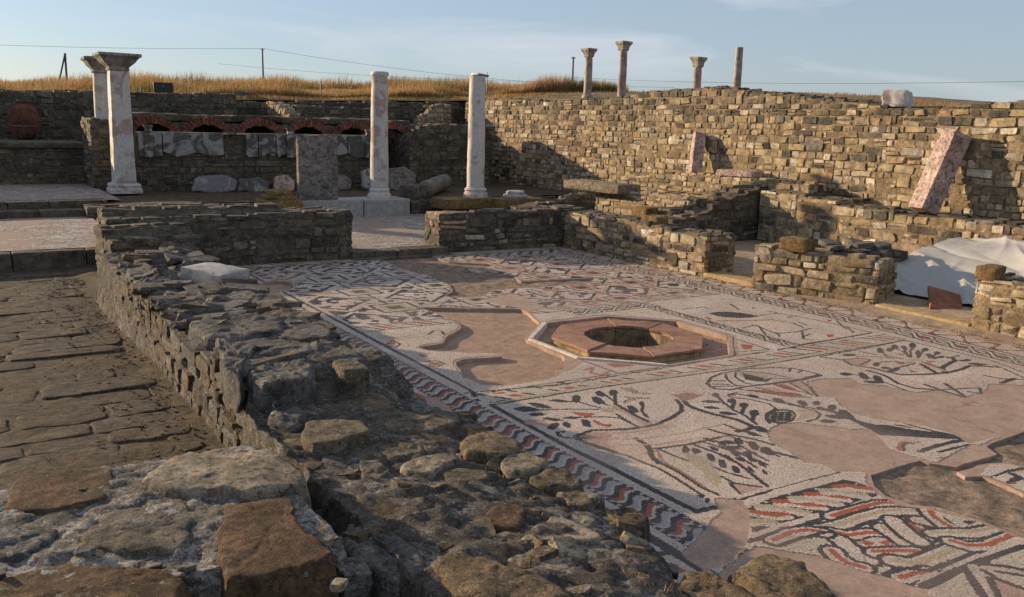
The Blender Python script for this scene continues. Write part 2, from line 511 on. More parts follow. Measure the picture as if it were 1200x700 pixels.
def emit(root, lst, limit=290, name='stone', hidden_name='core_stones'):
    lst.sort(key=lambda t: -t[0])
    off = Vector(root.location)
    if root.parent is not None:
        off = off + Vector(root.parent.location)
    inv = Matrix.Translation(-off)
    rest = {}
    n = 0
    for s, kind, i, mat, m, vis in lst:
        if vis and n < limit:
            o = bpy.data.objects.new(name, rock_mesh(kind, i, mat))
            COL.objects.link(o)
            o.parent = root
            o.matrix_basis = inv @ m
            n += 1
        else:
            rest.setdefault(mat, []).append((kind, i, inv @ m))
    if rest:
        vs, fs, ms, mats = [], [], [], []
        base = 0
        for k, (mat, items) in enumerate(rest.items()):
            mats.append(M[mat])
            for kind, i, m in items:
                v, f = ROCKS[kind][i]
                mm = np.array(m)
                vs.append(v @ mm[:3, :3].T + mm[:3, 3])
                fs.extend([tuple(q + base for q in ff) for ff in f])
                ms.extend([k] * len(f))
                base += len(v)
        me = mesh_np(hidden_name, np.concatenate(vs), fs)
        for mt in mats:
            me.materials.append(mt)
        me.polygons.foreach_set('material_index', ms)
        o = bpy.data.objects.new(hidden_name, me)
        COL.objects.link(o)
        o.parent = root
        o['kind'] = 'stuff'


def core_mesh(a, b, thick, z0, topf, mat, inset=.03, amp=.02, seed=0, step=.13):
    """mortar body of a wall whose front face runs a -> b; body lies to the left of a -> b"""
    a = np.array(a, float); b = np.array(b, float)
    L = np.linalg.norm(b - a); t = (b - a) / L; nl = np.array([-t[1], t[0]])
    nu = max(2, int(L / step)); hs = 6; nw = max(2, int(thick / step))
    V = []
    per = None
    for iu in range(nu + 1):
        u = L * iu / nu
        uu = min(max(u, inset), L - inset)
        ring = []
        zf = topf(u, 0.0); zb = topf(u, thick)
        for k in range(hs + 1):
            ring.append((uu, inset, z0 + (zf - .03 - z0) * k / hs))
        for k in range(1, nw):
            w = thick * k / nw
            ring.append((uu, w, topf(u, w) - .03))
        for k in range(hs, -1, -1):
            ring.append((uu, thick - inset, z0 + (zb - .03 - z0) * k / hs))
        per = len(ring)
        V += ring
    V = np.array(V)
    W = np.empty_like(V)
    W[:, 0] = a[0] + t[0] * V[:, 0] + nl[0] * V[:, 1]
    W[:, 1] = a[1] + t[1] * V[:, 0] + nl[1] * V[:, 1]
    W[:, 2] = V[:, 2]
    for k in range(3):
        W[:, k] += fbm(W, 5.0, 3, seed + k * 11) * amp * 1.6
    F = []
    for iu in range(nu):
        for k in range(per - 1):
            p = iu * per + k
            F.append((p, p + per, p + per + 1, p + 1))
    F.append(tuple(range(per)))
    F.append(tuple(range(nu * per + per - 1, nu * per - 1, -1)))
    return W, F


def face_stones(lst, a, b, z0, topf, kind, mat, ch, sl, rng, depth=.2, proud=.015, gap=.018, mats2=None, skip=0.0, wob=.32):
    """courses of stones on the vertical face a -> b; outward normal to the right of a -> b"""
    ax, ay = a; bx, by = b
    L = math.hypot(bx - ax, by - ay)
    tx, ty = (bx - ax) / L, (by - ay) / L
    nx, ny = ty, -tx
    ang = math.atan2(ty, tx)
    z = z0
    zmax = max(topf(L * q / 12, 0) for q in range(13))
    while z < zmax - .03:
        h = ch * rng.uniform(1 - wob, 1 + wob)
        u = -sl * rng.uniform(0, .5)
        while u < L:
            w = sl * rng.choice((.4, .55, .75, .9, 1.0, 1.1, 1.4, 1.7, 2.0)) * rng.uniform(.85, 1.15)
            u0, u1 = max(u, 0), min(u + w, L)
            u += w
            if u1 - u0 < .05:
                continue
            um = (u0 + u1) / 2
            zt = topf(um, 0)
            hh = min(h * (1.75 if rng.random() < .06 else 1.0), zt - z)
            if hh < h * .35 or rng.random() < skip:
                continue
            # sometimes two thin stones in place of one
            parts = [(z, hh)] if (hh < .14 or rng.random() < .8) else [(z, hh * .5), (z + hh * .5, hh * .5)]
            for zz, h2 in parts:
                pr = rng.uniform(-.012, proud * 1.6)
                px = ax + tx * um + nx * (pr - depth / 2)
                py = ay + ty * um + ny * (pr - depth / 2)
                m = mat if (mats2 is None or rng.random() > mats2[1] + (.5 if zz > 2.75 + .25 * math.sin(um * 1.9) else 0)) else mats2[0]
                place(lst, kind, m, (px, py, zz + h2 / 2 + rng.gauss(0, .008)), ang,
                      (u1 - u0 - gap + rng.uniform(-.01, .015), depth, h2 - gap + rng.uniform(-.008, .012)), rng, .05, (nx, ny))
        z += h


def top_stones(lst, a, b, thick, topf, kind, mat, sl, rng, hgt=.1, mats2=None, cover=.9):
    ax, ay = a; bx, by = b
    L = math.hypot(bx - ax, by - ay)
    tx, ty = (bx - ax) / L, (by - ay) / L
    lx, ly = -ty, tx
    ang = math.atan2(ty, tx)
    w = 0.0
    while w < thick - .05:
        d = min(sl * rng.uniform(.6, 1.1), thick - w)
        if thick - w - d < .1:
            d = thick - w
        u = -rng.uniform(0, .2)
        while u < L:
            s = sl * rng.uniform(.6, 1.5)
            u0, u1 = max(0, u), min(L, u + s)
            u += s
            if u1 - u0 < .06 or rng.random() > cover:
                continue
            um, wm = (u0 + u1) / 2, w + d / 2
            h = hgt * rng.uniform(.6, 1.5)
            zt = topf(um, wm)
            m = mat if (mats2 is None or rng.random() > mats2[1]) else mats2[0]
            place(lst, kind, m, (ax + tx * um + lx * wm, ay + ty * um + ly * wm, zt - h * .34 + rng.gauss(0, .010)), ang,
                  (u1 - u0 - .02, d - .05, h), rng, .045)
        w += d


def const(h, amp=.04, sc=1.3, seed=0):
    def f(u, w):
        return h + amp * fbm1(u, w, 0, sc, 3, seed)
    return f


def prof(pts, amp=.03, sc=1.5, seed=0):
    """height profile from (u, z) pairs"""
    xs = [p[0] for p in pts]; zs = [p[1] for p in pts]
    def f(u, w):
        return float(np.interp(u, xs, zs)) + amp * fbm1(u, w, 1.7, sc, 3, seed)
    return f


def rubble_wall(name, label, a, b, thick, z0, topf, kind='rub', mat='grey', mortar='grey_mortar', ch=.16, sl=.28, faces='FLR', seed=0,
                cap=True, capkind='flat', capmat=None, caps=.3, limit=290, inset=.022, mats2=None, gap=.026, caph=.11, extra=None, category='wall', group=None, depth=.2, skip=0.0):
    rng = random.Random(seed * 101 + 7)
    a = Vector(a); b = Vector(b)
    L = (b - a).length
    t = (b - a) / L
    nl = Vector((-t.y, t.x))
    c = (a + b) / 2 + nl * thick / 2
    root = thing(name, label, category, (c.x, c.y, z0), group)
    W, F = core_mesh(a, b, thick, z0 - .05, topf, mortar, inset, .018, seed)
    obj('mortar_core', mesh_np('mortar_core', W - np.array(root.location), F, M[mortar]), root, root.location)
    lst = []
    if 'F' in faces:
        face_stones(lst, a, b, z0, topf, kind, mat, ch, sl, rng, gap=gap, mats2=mats2, depth=depth, skip=skip)
    if 'B' in faces:
        face_stones(lst, b + nl * thick, a + nl * thick, z0, lambda u, w: topf(L - u, thick), kind, mat, ch, sl, rng, gap=gap, mats2=mats2, depth=depth, skip=skip)
    if 'L' in faces:   # end at a
        face_stones(lst, a + nl * thick, a, z0, lambda u, w: topf(0, thick - u), kind, mat, ch, sl * .9, rng, gap=gap, mats2=mats2, depth=depth, skip=skip)
    if 'R' in faces:   # end at b
        face_stones(lst, b, b + nl * thick, z0, lambda u, w: topf(L, u), kind, mat, ch, sl * .9, rng, gap=gap, mats2=mats2, depth=depth, skip=skip)
    if cap:
        top_stones(lst, a, b, thick, topf, capkind, capmat or mat, caps, rng, caph, mats2)
    if extra:
        extra(lst, rng)
    emit(root, lst, limit)
    return root


# ------------------------------------------------------------------ shaped single stones
def slab_mesh(name, poly, ztop, thick, mat, seed=0, rough=.02, tilt=(0, 0), edge=.03, rings=4, res=.05, under=1.06, strata=0.0, jag=.0):
    edge *= .5
    """irregular stone from a footprint outline (world xy, metres); returns mesh around its own centre and the centre"""
    P = [np.array(p, float) for p in poly]
    area = sum(P[i][0] * P[(i + 1) % len(P)][1] - P[(i + 1) % len(P)][0] * P[i][1] for i in range(len(P)))
    if area < 0:
        P.reverse()
    per = sum(np.linalg.norm(P[(i + 1) % len(P)] - P[i]) for i in range(len(P)))
    res = max(res, per / 90)
    pts = []
    for i in range(len(P)):
        p, q = P[i], P[(i + 1) % len(P)]
        n = max(1, int(round(np.linalg.norm(q - p) / res)))
        for k in range(n):
            pts.append(p + (q - p) * k / n)
    for _ in range(2):
        pts = [(pts[i - 1] * .22 + pts[i] * .56 + pts[(i + 1) % len(pts)] * .22) for i in range(len(pts))]
    pts = np.array(pts)
    if jag:
        q3 = np.concatenate([pts, pts[:, :1] * 0], 1)
        pts = pts + jag * np.stack([fbm(q3, 9, 3, seed + 3), fbm(q3, 9, 3, seed + 4)], 1)
    c = pts.mean(0)
    n = len(pts)
    rad = np.linalg.norm(pts - c, axis=1).mean()
    V, F = [], []
    def ring(scale, z):
        s = len(V)
        for p in pts:
            q = c + (p - c) * scale
            V.append((q[0], q[1], z))
        return s
    e = edge / max(rad, .01)
    lv = [ring(under, -thick), ring(under * .99, -thick * .55), ring(1.0, -edge), ring(1 - e * .45, -edge * .3)]
    ins = [1 - e * 1.25] + [(1 - e * 1.25) * (1 - k / rings) for k in range(1, rings)]
    lv += [ring(s, 0) for s in ins]
    V.append((c[0], c[1], 0)); ctr = len(V) - 1
    for s0, s1 in zip(lv[:-1], lv[1:]):
        for i in range(n):
            j = (i + 1) % n
            F.append((s0 + i, s0 + j, s1 + j, s1 + i))
    for i in range(n):
        F.append((lv[-1] + i, lv[-1] + (i + 1) % n, ctr))
    V = np.array(V)
    V[:, 2] += ztop + (V[:, 0] - c[0]) * tilt[0] + (V[:, 1] - c[1]) * tilt[1]
    nz = np.stack([fbm(V, 4.5, 4, seed + k * 19, .6) for k in range(3)], 1)
    nz[:, 2] = .7 * nz[:, 2] + .45 * fbm(V, 13., 3, seed + 91, .65) - .5 * np.clip(np.abs(fbm(V, 3.2, 3, seed + 77)) * -6 + .5, 0, .5)
    V = V + nz * rough * np.array([1.0, 1.0, 1.0])
    if strata:
        V[:, 2] += strata * np.round(2.5 * fbm(V * np.array([1, 2.2, 1]), 3.0, 3, seed + 5)) / 2.5
    cc = np.array([c[0], c[1], ztop - thick])
    me = mesh_np(name, V - cc, F, M[mat])
    return me, cc


def slab(name, parent, poly, ztop, thick, mat, **k):
    me, c = slab_mesh(name, poly, ztop, thick, mat, **k)
    return obj(name, me, parent, c)


def block_mesh(name, size, mat, seed=0, rough=.008, cuts=5, rnd=.015):
    """weathered squared block standing on z = 0"""
    bm = bmesh.new()
    bmesh.ops.create_cube(bm, size=1.0)
    bmesh.ops.scale(bm, vec=size, verts=bm.verts)
    bmesh.ops.translate(bm, vec=(0, 0, size[2] / 2), verts=bm.verts)
    bmesh.ops.bevel(bm, geom=bm.edges[:], offset=rnd, segments=2, affect='EDGES', profile=.6)
    le = [e for e in bm.edges if e.calc_length() > max(size) * .2]
    bmesh.ops.subdivide_edges(bm, edges=le, cuts=cuts, use_grid_fill=True)
    v = np.array([q.co[:] for q in bm.verts])
    f = [tuple(q.index for q in fc.verts) for fc in bm.faces]
    bm.free()
    k = 2.2 / max(.25, min(size))
    for a in range(3):
        v[:, a] += fbm(v + seed * 3.3, min(k, 7), 4, seed + a * 7) * rough
    return mesh_np(name, v, f, M[mat])


def lathe(name, prof_pts, mat, seg=24, amp=.004, seed=0, cx=(0, 0)):
    V, F = [], []
    for r, z in prof_pts:
        for i in range(seg):
            t = 2 * math.pi * i / seg
            V.append((r * math.cos(t), r * math.sin(t), z))
    n = len(prof_pts)
    for k in range(n - 1):
        for i in range(seg):
            j = (i + 1) % seg
            F.append((k * seg + i, k * seg + j, (k + 1) * seg + j, (k + 1) * seg + i))
    F.append(tuple(range(seg - 1, -1, -1)))
    F.append(tuple(range((n - 1) * seg, n * seg)))
    V = np.array(V)
    if amp:
        for a in range(3):
            V[:, a] += fbm(V + seed, 3.0, 4, seed + a * 5) * amp * 2
    return mesh_np(name, V, F, M[mat])


def square_lathe(name, pts, mat, amp=.006, seed=0, sub=6):
    """square-plan stack: (half width, z) pairs"""
    V, F = [], []
    for h, z in pts:
        for i in range(4 * sub):
            s, k = divmod(i, sub)
            t = -1 + 2 * k / sub
            x, y = ((t, -1), (1, t), (-t, 1), (-1, -t))[s]
            V.append((x * h, y * h, z))
    n = 4 * sub
    for k in range(len(pts) - 1):
        for i in range(n):
            j = (i + 1) % n
            F.append((k * n + i, k * n + j, (k + 1) * n + j, (k + 1) * n + i))
    F.append(tuple(range(n - 1, -1, -1)))
    F.append(tuple(range((len(pts) - 1) * n, len(pts) * n)))
    V = np.array(V)
    for a in range(3):
        V[:, a] += fbm(V + seed, 4.0, 4, seed + a * 5) * amp * 2
    return mesh_np(name, V, F, M[mat], smooth=False)


def tube(name, pts, r, mat, seg=5):
    V, F = [], []
    pts = [Vector(p) for p in pts]
    for i, p in enumerate(pts):
        d = (pts[min(i + 1, len(pts) - 1)] - pts[max(i - 1, 0)]).normalized()
        up = Vector((0, 0, 1)) if abs(d.z) < .9 else Vector((1, 0, 0))
        s = d.cross(up).normalized(); w = s.cross(d)
        rr = r[i] if isinstance(r, (list, tuple)) else r
        for k in range(seg):
            t = 2 * math.pi * k / seg
            V.append(tuple(p + (s * math.cos(t) + w * math.sin(t)) * rr))
    for i in range(len(pts) - 1):
        for k in range(seg):
            j = (k + 1) % seg
            F.append((i * seg + k, i * seg + j, (i + 1) * seg + j, (i + 1) * seg + k))
    F.append(tuple(range(seg - 1, -1, -1)))
    F.append(tuple(range((len(pts) - 1) * seg, len(pts) * seg)))
    return mesh_np(name, V, F, M[mat])


def grid_mesh(name, x0, x1, y0, y1, step, zf, mat):
    nx = max(1, int((x1 - x0) / step)); ny = max(1, int((y1 - y0) / step))
    X, Y = np.meshgrid(np.linspace(x0, x1, nx + 1), np.linspace(y0, y1, ny + 1), indexing='ij')
    p = np.stack([X.ravel(), Y.ravel(), np.zeros(X.size)], 1)
    p[:, 2] = zf(p)
    i = np.arange(nx)[:, None] * (ny + 1) + np.arange(ny)[None, :]
    q = np.stack([i, i + ny + 1, i + ny + 2, i + 1], -1).reshape(-1, 4)
    return quads_np(name, p, q, M[mat])


# ------------------------------------------------------------------ the setting
structure('ground', grid_mesh('ground', -600, 700, -200, 1500, 50, lambda p: np.full(len(p), -.9), 'earth'))

# --- paved path along the left of the long wall
path = structure('path', grid_mesh('path', -7, 2.4, 3.0, 16.15, .05, lambda p: .004 + .016 * fbm(p, 2.5, 4, 3) + .006 * fbm(p, 11, 3, 4) + .05 * np.clip((p[:, 0] - 1.45) / .35, 0, 1), 'dirt'),
                 'old path of worn flat paving stones with earth in the joints')
rngp = random.Random(5)
y = 4.7
while y < 16.05:
    dep = rngp.uniform(.26, .48)
    x = -2.8 + rngp.uniform(0, .5)
    xe = 1.62 + rngp.uniform(-.12, .1)
    while x < xe - .1:
        w = rngp.choice((.4, .55, .7, .9, 1.1)) * rngp.uniform(.85, 1.2)
        w = min(w, xe - x)
        if w > .12:
            j = lambda s=.035: rngp.uniform(-s, s)
            sk = .03 * (x)
            poly = [(x + .008 + j(), y + .008 + j(.02) + sk * 0), (x + w * .5, y + .004 + j(.025)), (x + w - .008 + j(), y + .008 + j(.02)), (x + w - .008 + j(), y + dep - .008 + j(.02)), (x + w * .5, y + dep + j(.025)), (x + .008 + j(), y + dep - .008 + j(.02))]
            slab('paving_stone', path, poly, .014 + rngp.gauss(0, .006), .07, 'flag', seed=rngp.randrange(9999), rough=.014, edge=.02, rings=5, res=.07, jag=.045, tilt=(rngp.gauss(0, .008), rngp.gauss(0, .012)), under=1.0)
        x += w
    y += dep

# --- stepped terraces at the end of the path
def terrace(name, label, x0, x1, y0, y1, z, mat='far_mosaic'):
    return structure(name, grid_mesh(name, x0, x1, y0, y1, .25, lambda p: z + .006 * fbm(p, 1.2, 3, 8), mat), label)

terrace('terrace', 'lower terrace floor of worn grey mosaic above the path', -9, 2.6, 16.4, 21.7, .30)
terrace('terrace', 'upper terrace floor of grey and pink mosaic in front of the pithos wall', -12, 3.35, 22.25, 27.8, .60)
terrace('court_floor', 'raised court floor behind the column row', 2.55, 17, 21.55, 27.4, .535, 'dirt')
terrace('mosaic_annex', 'worn mosaic floor beyond the dark stone threshold', 2.2, 15.5, 15.45, 21.3, .15)
terrace('side_room_floor', 'sandy floor between the right hand piers and the bench wall', 11.85, 16.6, 3.0, 21.0, .10, 'sand')
for nm, lab, x0, x1, yf, z, zb, dp in (
        ('step', 'dark stone step between the path and the lower terrace', -9, 2.15, 16.1, .30, 0, .45),
        ('step', 'narrow dark stone step at the back of the lower terrace', -9, 2.6, 21.55, .45, .3, .5),
        ('step', 'dark stone edge of the upper terrace', -9, 3.05, 22.05, .605, .45, .5)):
    r = thing(nm, lab, 'step', ((x0 + x1) / 2, yf + dp / 2, zb))
    x = x0
    rr = random.Random(int(yf * 10))
    while x < x1 - .05:
        w = min(rr.uniform(.8, 1.6), x1 - x)
        me = block_mesh('step_block', (w - .012, dp, z - zb + .05), 'step', rr.randrange(99), .014, 3, .02)
        obj('step_block', me, r, (x + w / 2, yf + dp / 2 + rr.uniform(-.02, .02), zb - .05 + rr.uniform(-.006, .004)))
        x += w

# ------------------------------------------------------------------ mosaic floor
SHAPES = [('L','K',0.045,[(402,958),(404,701),(393,671)]),
('L','W',0.05,[(408,960),(408,696)]),
('L','K',0.025,[(394,697),(494,678),(802,679),(976,683)]),
('L','W',0.05,[(392,679),(490,672),(794,672)]),
('L','K',0.05,[(398,654),(396,532),(399,486),(400,427),(401,396)]),
('L','W',0.05,[(392,659),(391,543),(391,477),(393,419),(397,392)]),
('L','K',0.03,[(398,654),(517,653),(713,639),(823,638),(983,639)]),
('L','O',0.05,[(404,658),(522,659),(720,645),(831,645),(993,646)]),
('L','K',0.05,[(401,396),(420,394)]),
('L','W',0.04,[(396,391),(416,389)]),
('F','K',0,[(409,636),(410,630),(412,625),(417,622),(423,621),(429,622),(428,628),(425,634),(421,638),(415,638)]),
('F','K',0,[(430,644),(429,637),(430,630),(433,625),(438,622),(442,620),(442,627),(441,635),(438,641),(434,644)]),
('F','K',0,[(451,643),(453,638),(455,634),(460,630),(466,628),(471,627),(468,631),(465,636),(461,641),(456,642)]),
('F','K',0,[(412,617),(413,613),(415,610),(419,608),(423,608),(428,609),(427,612),(424,616),(420,618),(416,618)]),
('F','K',0,[(417,603),(418,599),(420,595),(423,591),(428,589),(432,588),(430,593),(428,597),(425,601),(421,603)]),
('F','K',0,[(435,595),(436,592),(438,589),(442,587),(446,587),(450,587),(449,590),(446,592),(442,595),(438,595)]),
('F','K',0,[(481,632),(478,628),(474,625),(471,624),(470,625),(470,628),(471,631),(474,636),(477,640),(481,643),(483,644),(485,643),(485,640),(484,636)]),
('L','K',0.022,[(474,624),(477,610),(480,602)]),
('L','K',0.018,[(425,624),(451,613),(476,599)]),
('F','K',0,[(506,643),(503,637),(501,631),(502,628),(505,627),(508,628),(511,634),(513,640),(513,644),(510,644)]),
('L','K',0.022,[(509,630),(503,608),(491,591)]),
('F','K',0,[(525,631),(521,628),(518,626),(515,625),(513,626),(513,628),(514,631),(517,635),(520,638),(523,641),(526,641),(528,641),(528,638),(527,635)]),
('L','K',0.03,[(517,626),(503,608)]),
('F','K',0,[(493,631),(488,623),(485,616),(486,611),(488,610),(492,609),(496,617),(499,624),(499,630),(497,632)]),
('L','K',0.018,[(490,608),(494,599)]),
('L','P',0.08,[(496,598),(493,572),(489,546)]),
('L','K',0.035,[(500,605),(498,587),(495,571),(494,552)]),
('L','K',0.03,[(482,580),(478,560),(477,542),(482,538)]),
('F','O',0,[(479,601),(491,595),(484,585),(474,592)]),
('F','K',0,[(506,595),(502,589),(499,582),(498,578),(500,575),(503,575),(507,581),(510,588),(511,593),(509,595)]),
('F','K',0,[(525,592),(523,590),(520,588),(518,588),(517,588),(517,590),(518,592),(519,595),(522,597),(524,599),(526,599),(527,599),(528,597),(527,595)]),
('L','K',0.03,[(519,588),(508,577),(501,561)]),
('L','K',0.04,[(538,641),(538,622),(548,615)]),
('L','O',0.02,[(538,641),(538,622),(548,615)]),
('L','K',0.04,[(511,604),(528,610),(539,604)]),
('L','O',0.02,[(511,604),(528,610),(539,604)]),
('L','K',0.04,[(544,638),(542,625)]),
('L','O',0.02,[(544,638),(542,625)]),
('L','K',0.04,[(523,617),(523,605)]),
('L','O',0.02,[(523,617),(523,605)]),
('F','R',0,[(450,605),(460,596),(467,590),(456,586),(450,594)]),
('F','R',0,[(454,580),(456,574),(455,565),(462,561),(455,555),(451,561),(451,572)]),
('L','K',0.018,[(434,594),(449,589),(464,582),(477,573),(479,560)]),
('F','K',0,[(407,579),(407,575),(409,573),(413,575),(418,578),(423,583),(423,586),(420,588),(416,587),(412,584)]),
('F','K',0,[(427,572),(425,571),(423,571),(422,572),(422,575),(423,578),(424,581),(426,584),(429,585),(430,586),(431,584),(431,582),(431,578),(429,575)]),
('F','K',0,[(444,582),(441,576),(438,571),(437,567),(439,565),(442,564),(446,570),(449,576),(450,581),(448,583)]),
('F','Q',0,[(419,554),(438,558),(462,547),(478,544),(497,544),(519,550),(541,560),(553,573),(561,589),(568,600),(583,599),(592,588),(577,581),(563,579),(557,562),(559,542),(567,519),(566,503),(561,497),(551,495),(533,493),(512,495),(489,494),(486,493),(457,498),(453,497),(438,475),(438,454),(433,423),(430,408),(424,417),(428,443),(431,468),(427,481),(426,498),(420,510),(417,520),(416,536),(416,548)]),
('F','U',0,[(443,543),(468,532),(505,532),(550,560),(553,534),(555,513),(537,503),(487,502),(456,507),(439,519)]),
('F','P',0,[(418,552),(438,551),(448,545),(429,526),(427,510),(419,527)]),
('L','K',0.04,[(417,552),(437,557),(462,546),(477,543),(496,543),(519,550),(540,560),(552,573),(559,587)]),
('F','Q2',0,[(567,601),(584,600),(593,587),(576,582),(562,582)]),
('L','K',0.05,[(562,580),(558,572),(556,561),(559,542),(567,519),(566,503),(562,497),(550,495),(544,497)]),
('L','K',0.03,[(533,493),(510,493),(489,493)]),
('L','K',0.03,[(533,493),(486,493),(458,498),(455,499)]),
('L','K',0.045,[(457,524),(455,510),(450,498),(443,490),(437,474)]),
('L','K',0.025,[(457,496),(458,480),(460,466)]),
('L','K',0.03,[(439,481),(438,455),(433,423),(434,409)]),
('L','K',0.025,[(416,522),(421,509),(426,497),(427,482),(430,467),(428,444),(424,417)]),
('L','K',0.05,[(414,545),(415,535),(419,520),(422,508)]),
('L','K',0.025,[(409,567),(405,558),(409,551),(416,548),(421,543)]),
('L','K',0.022,[(409,566),(414,567),(413,564)]),
('F','K',0,[(425,412),(423,411),(422,410),(420,410),(419,411),(419,412),(419,413),(420,415),(422,416),(424,417),(425,417),(426,416),(426,415),(426,414)]),
('F','K',0,[(422,404),(420,403),(419,402),(418,402),(417,402),(417,403),(418,405),(419,406),(421,408),(422,409),(424,409),(424,408),(424,407),(423,406)]),
('L','K',0.03,[(526,516),(529,502),(536,489),(543,474),(546,459)]),
('L','K',0.03,[(548,515),(548,502),(550,493),(553,480)]),
('F','Q',0,[(513,490),(531,492),(530,450),(476,402),(478,413),(491,444),(500,470)]),
('F','K',0,[(480,484),(477,480),(475,476),(475,474),(478,475),(482,476),(485,480),(487,484),(487,486),(484,486)]),
('F','K',0,[(483,470),(479,466),(476,461),(475,458),(476,456),(478,456),(482,460),(486,465),(487,468),(486,470)]),
('F','K',0,[(482,457),(478,453),(475,449),(473,445),(474,443),(476,442),(480,446),(484,451),(486,455),(485,456)]),
('F','K',0,[(481,442),(477,438),(475,434),(474,431),(476,430),(478,430),(482,434),(485,438),(486,442),(484,443)]),
('F','K',0,[(478,483),(475,481),(471,479),(469,478),(468,478),(468,480),(469,483),(472,486),(475,489),(478,492),(481,492),(482,492),(482,490),(480,487)]),
('L','W',0.03,[(484,489),(490,472),(489,448),(478,416),(473,401)]),
('L','K',0.03,[(489,490),(492,467),(490,442),(480,415),(476,402)]),
('L','K',0.028,[(511,489),(508,460),(508,431)]),
('L','W',0.05,[(524,490),(520,469),(518,439)]),
('F','K',0,[(513,486),(513,483),(513,480),(516,477),(519,476),(523,476),(523,480),(522,483),(520,486),(517,486)]),
('F','K',0,[(529,485),(526,482),(523,478),(524,476),(526,475),(529,476),(532,480),(534,484),(534,486),(532,486)]),
('F','K',0,[(533,474),(528,469),(524,464),(523,460),(524,458),(526,457),(531,462),(535,467),(537,472),(536,473)]),
('F','K',0,[(531,460),(527,456),(524,452),(524,450),(526,449),(528,449),(532,453),(535,457),(536,460),(534,461)]),
('F','K',0,[(513,472),(513,470),(514,468),(517,467),(520,467),(523,468),(523,470),(521,472),(519,473),(516,472)]),
('F','K',0,[(512,460),(511,457),(512,454),(514,453),(517,452),(520,452),(520,454),(520,457),(518,459),(515,460)]),
('F','O',0,[(470,483),(474,473),(477,465),(467,444),(456,428),(443,418),(446,431),(455,447),(460,464)]),
('F','P',0,[(457,425),(462,416),(472,405),(464,401),(447,401)]),
('L','K',0.025,[(460,432),(459,418),(471,404)]),
('L','K',0.02,[(456,419),(449,403)]),
('L','K',0.02,[(469,448),(469,436),(475,419)]),
('L','K',0.05,[(441,398),(470,397)]),
('L','W',0.045,[(436,390),(463,390)]),
('F','K',0,[(506,451),(504,448),(502,445),(502,442),(504,440),(505,439),(507,443),(508,446),(509,449),(507,451)]),
('F','K',0,[(508,441),(505,438),(503,435),(502,431),(502,429),(503,427),(506,431),(508,435),(509,438),(509,440)]),
('F','K',0,[(498,455),(496,452),(495,449),(495,447),(496,445),(498,444),(499,447),(500,450),(500,453),(499,455)]),
('F','K',0,[(492,437),(490,434),(488,431),(487,428),(487,426),(488,425),(490,428),(492,431),(493,434),(493,436)]),
('F','K',0,[(507,473),(505,471),(505,468),(505,467),(506,466),(508,465),(509,468),(510,470),(510,472),(508,473)]),
('F','K',0,[(497,427),(495,425),(493,423),(492,420),(492,418),(493,417),(495,420),(497,423),(498,425),(498,427)]),
('L','K',0.02,[(507,480),(503,457),(496,431)]),
('L','K',0.02,[(495,462),(487,433),(479,410)]),
('L','K',0.02,[(522,476),(517,453),(515,437)]),
('F','K',0,[(507,499),(505,496),(505,492),(505,489),(507,487),(509,486),(510,490),(510,493),(510,497),(508,498)]),
('F','K',0,[(496,482),(495,479),(494,476),(494,473),(496,471),(497,471),(499,474),(500,477),(500,480),(498,482)]),
('F','K',0,[(480,484),(478,481),(478,478),(479,476),(481,475),(483,475),(484,478),(485,481),(484,483),(482,484)]),
('F','K',0,[(511,460),(509,457),(508,453),(509,451),(510,449),(512,449),(514,452),(515,455),(515,458),(513,459)]),
('F','K',0,[(505,467),(502,464),(501,460),(500,457),(501,455),(502,454),(504,457),(506,461),(507,464),(506,466)]),
('L','K',0.022,[(500,495),(504,471),(508,448)]),
('L','K',0.022,[(530,490),(532,467),(530,439)]),
('L','P',0.02,[(430,552),(463,537),(499,535)]),
('L','P',0.02,[(429,539),(459,521),(500,515),(545,516)]),
('L','P',0.02,[(435,519),(463,505),(496,501)]),
('L','Q2',0.02,[(454,495),(442,475),(441,455),(435,423)]),
('L','P',0.02,[(827,529),(848,520),(874,514),(917,516)]),
('L','P',0.02,[(816,514),(842,504),(884,500)]),
('L','K',0.03,[(623,613),(644,628),(667,635),(703,635),(735,624),(750,612),(755,594),(755,582),(725,578),(688,583),(658,587),(629,588),(617,597),(623,613)]),
('F','O',0,[(682,630),(698,625),(700,603),(684,590),(672,596),(673,613)]),
('L','K',0.02,[(667,631),(653,615),(645,596),(650,591)]),
('L','K',0.02,[(681,630),(667,617),(661,599),(662,591)]),
('L','K',0.02,[(686,631),(698,625),(711,609),(717,588)]),
('L','K',0.02,[(686,592),(698,598),(712,587)]),
('L','K',0.02,[(625,612),(641,601)]),
('L','K',0.02,[(633,620),(648,612)]),
('L','K',0.02,[(621,603),(645,594)]),
('L','K',0.02,[(752,603),(742,599)]),
('L','K',0.02,[(747,614),(735,606)]),
('L','K',0.018,[(686,625),(671,605)]),
('L','K',0.018,[(686,621),(673,604)]),
('L','K',0.018,[(687,618),(674,602)]),
('L','K',0.018,[(688,615),(676,600)]),
('L','K',0.018,[(688,611),(677,598)]),
('L','K',0.018,[(689,608),(679,596)]),
('L','K',0.018,[(689,605),(680,594)]),
('L','K',0.018,[(690,602),(681,592)]),
('L','K',0.018,[(691,598),(683,590)]),
('L','K',0.06,[(754,582),(726,579),(696,581)]),
('L','K',0.03,[(696,580),(658,587),(629,587)]),
('F','R',0,[(643,581),(657,571),(669,554),(678,543),(681,536),(668,543),(657,558),(648,571)]),
('F','R',0,[(682,580),(691,577),(692,567),(687,552),(682,558),(680,568)]),
('F','P',0,[(659,581),(673,572),(678,555),(684,544),(669,557),(659,573)]),
('F','P',0,[(700,577),(714,572),(704,552),(692,537),(696,554)]),
('F','R',0,[(708,555),(714,547),(699,541)]),
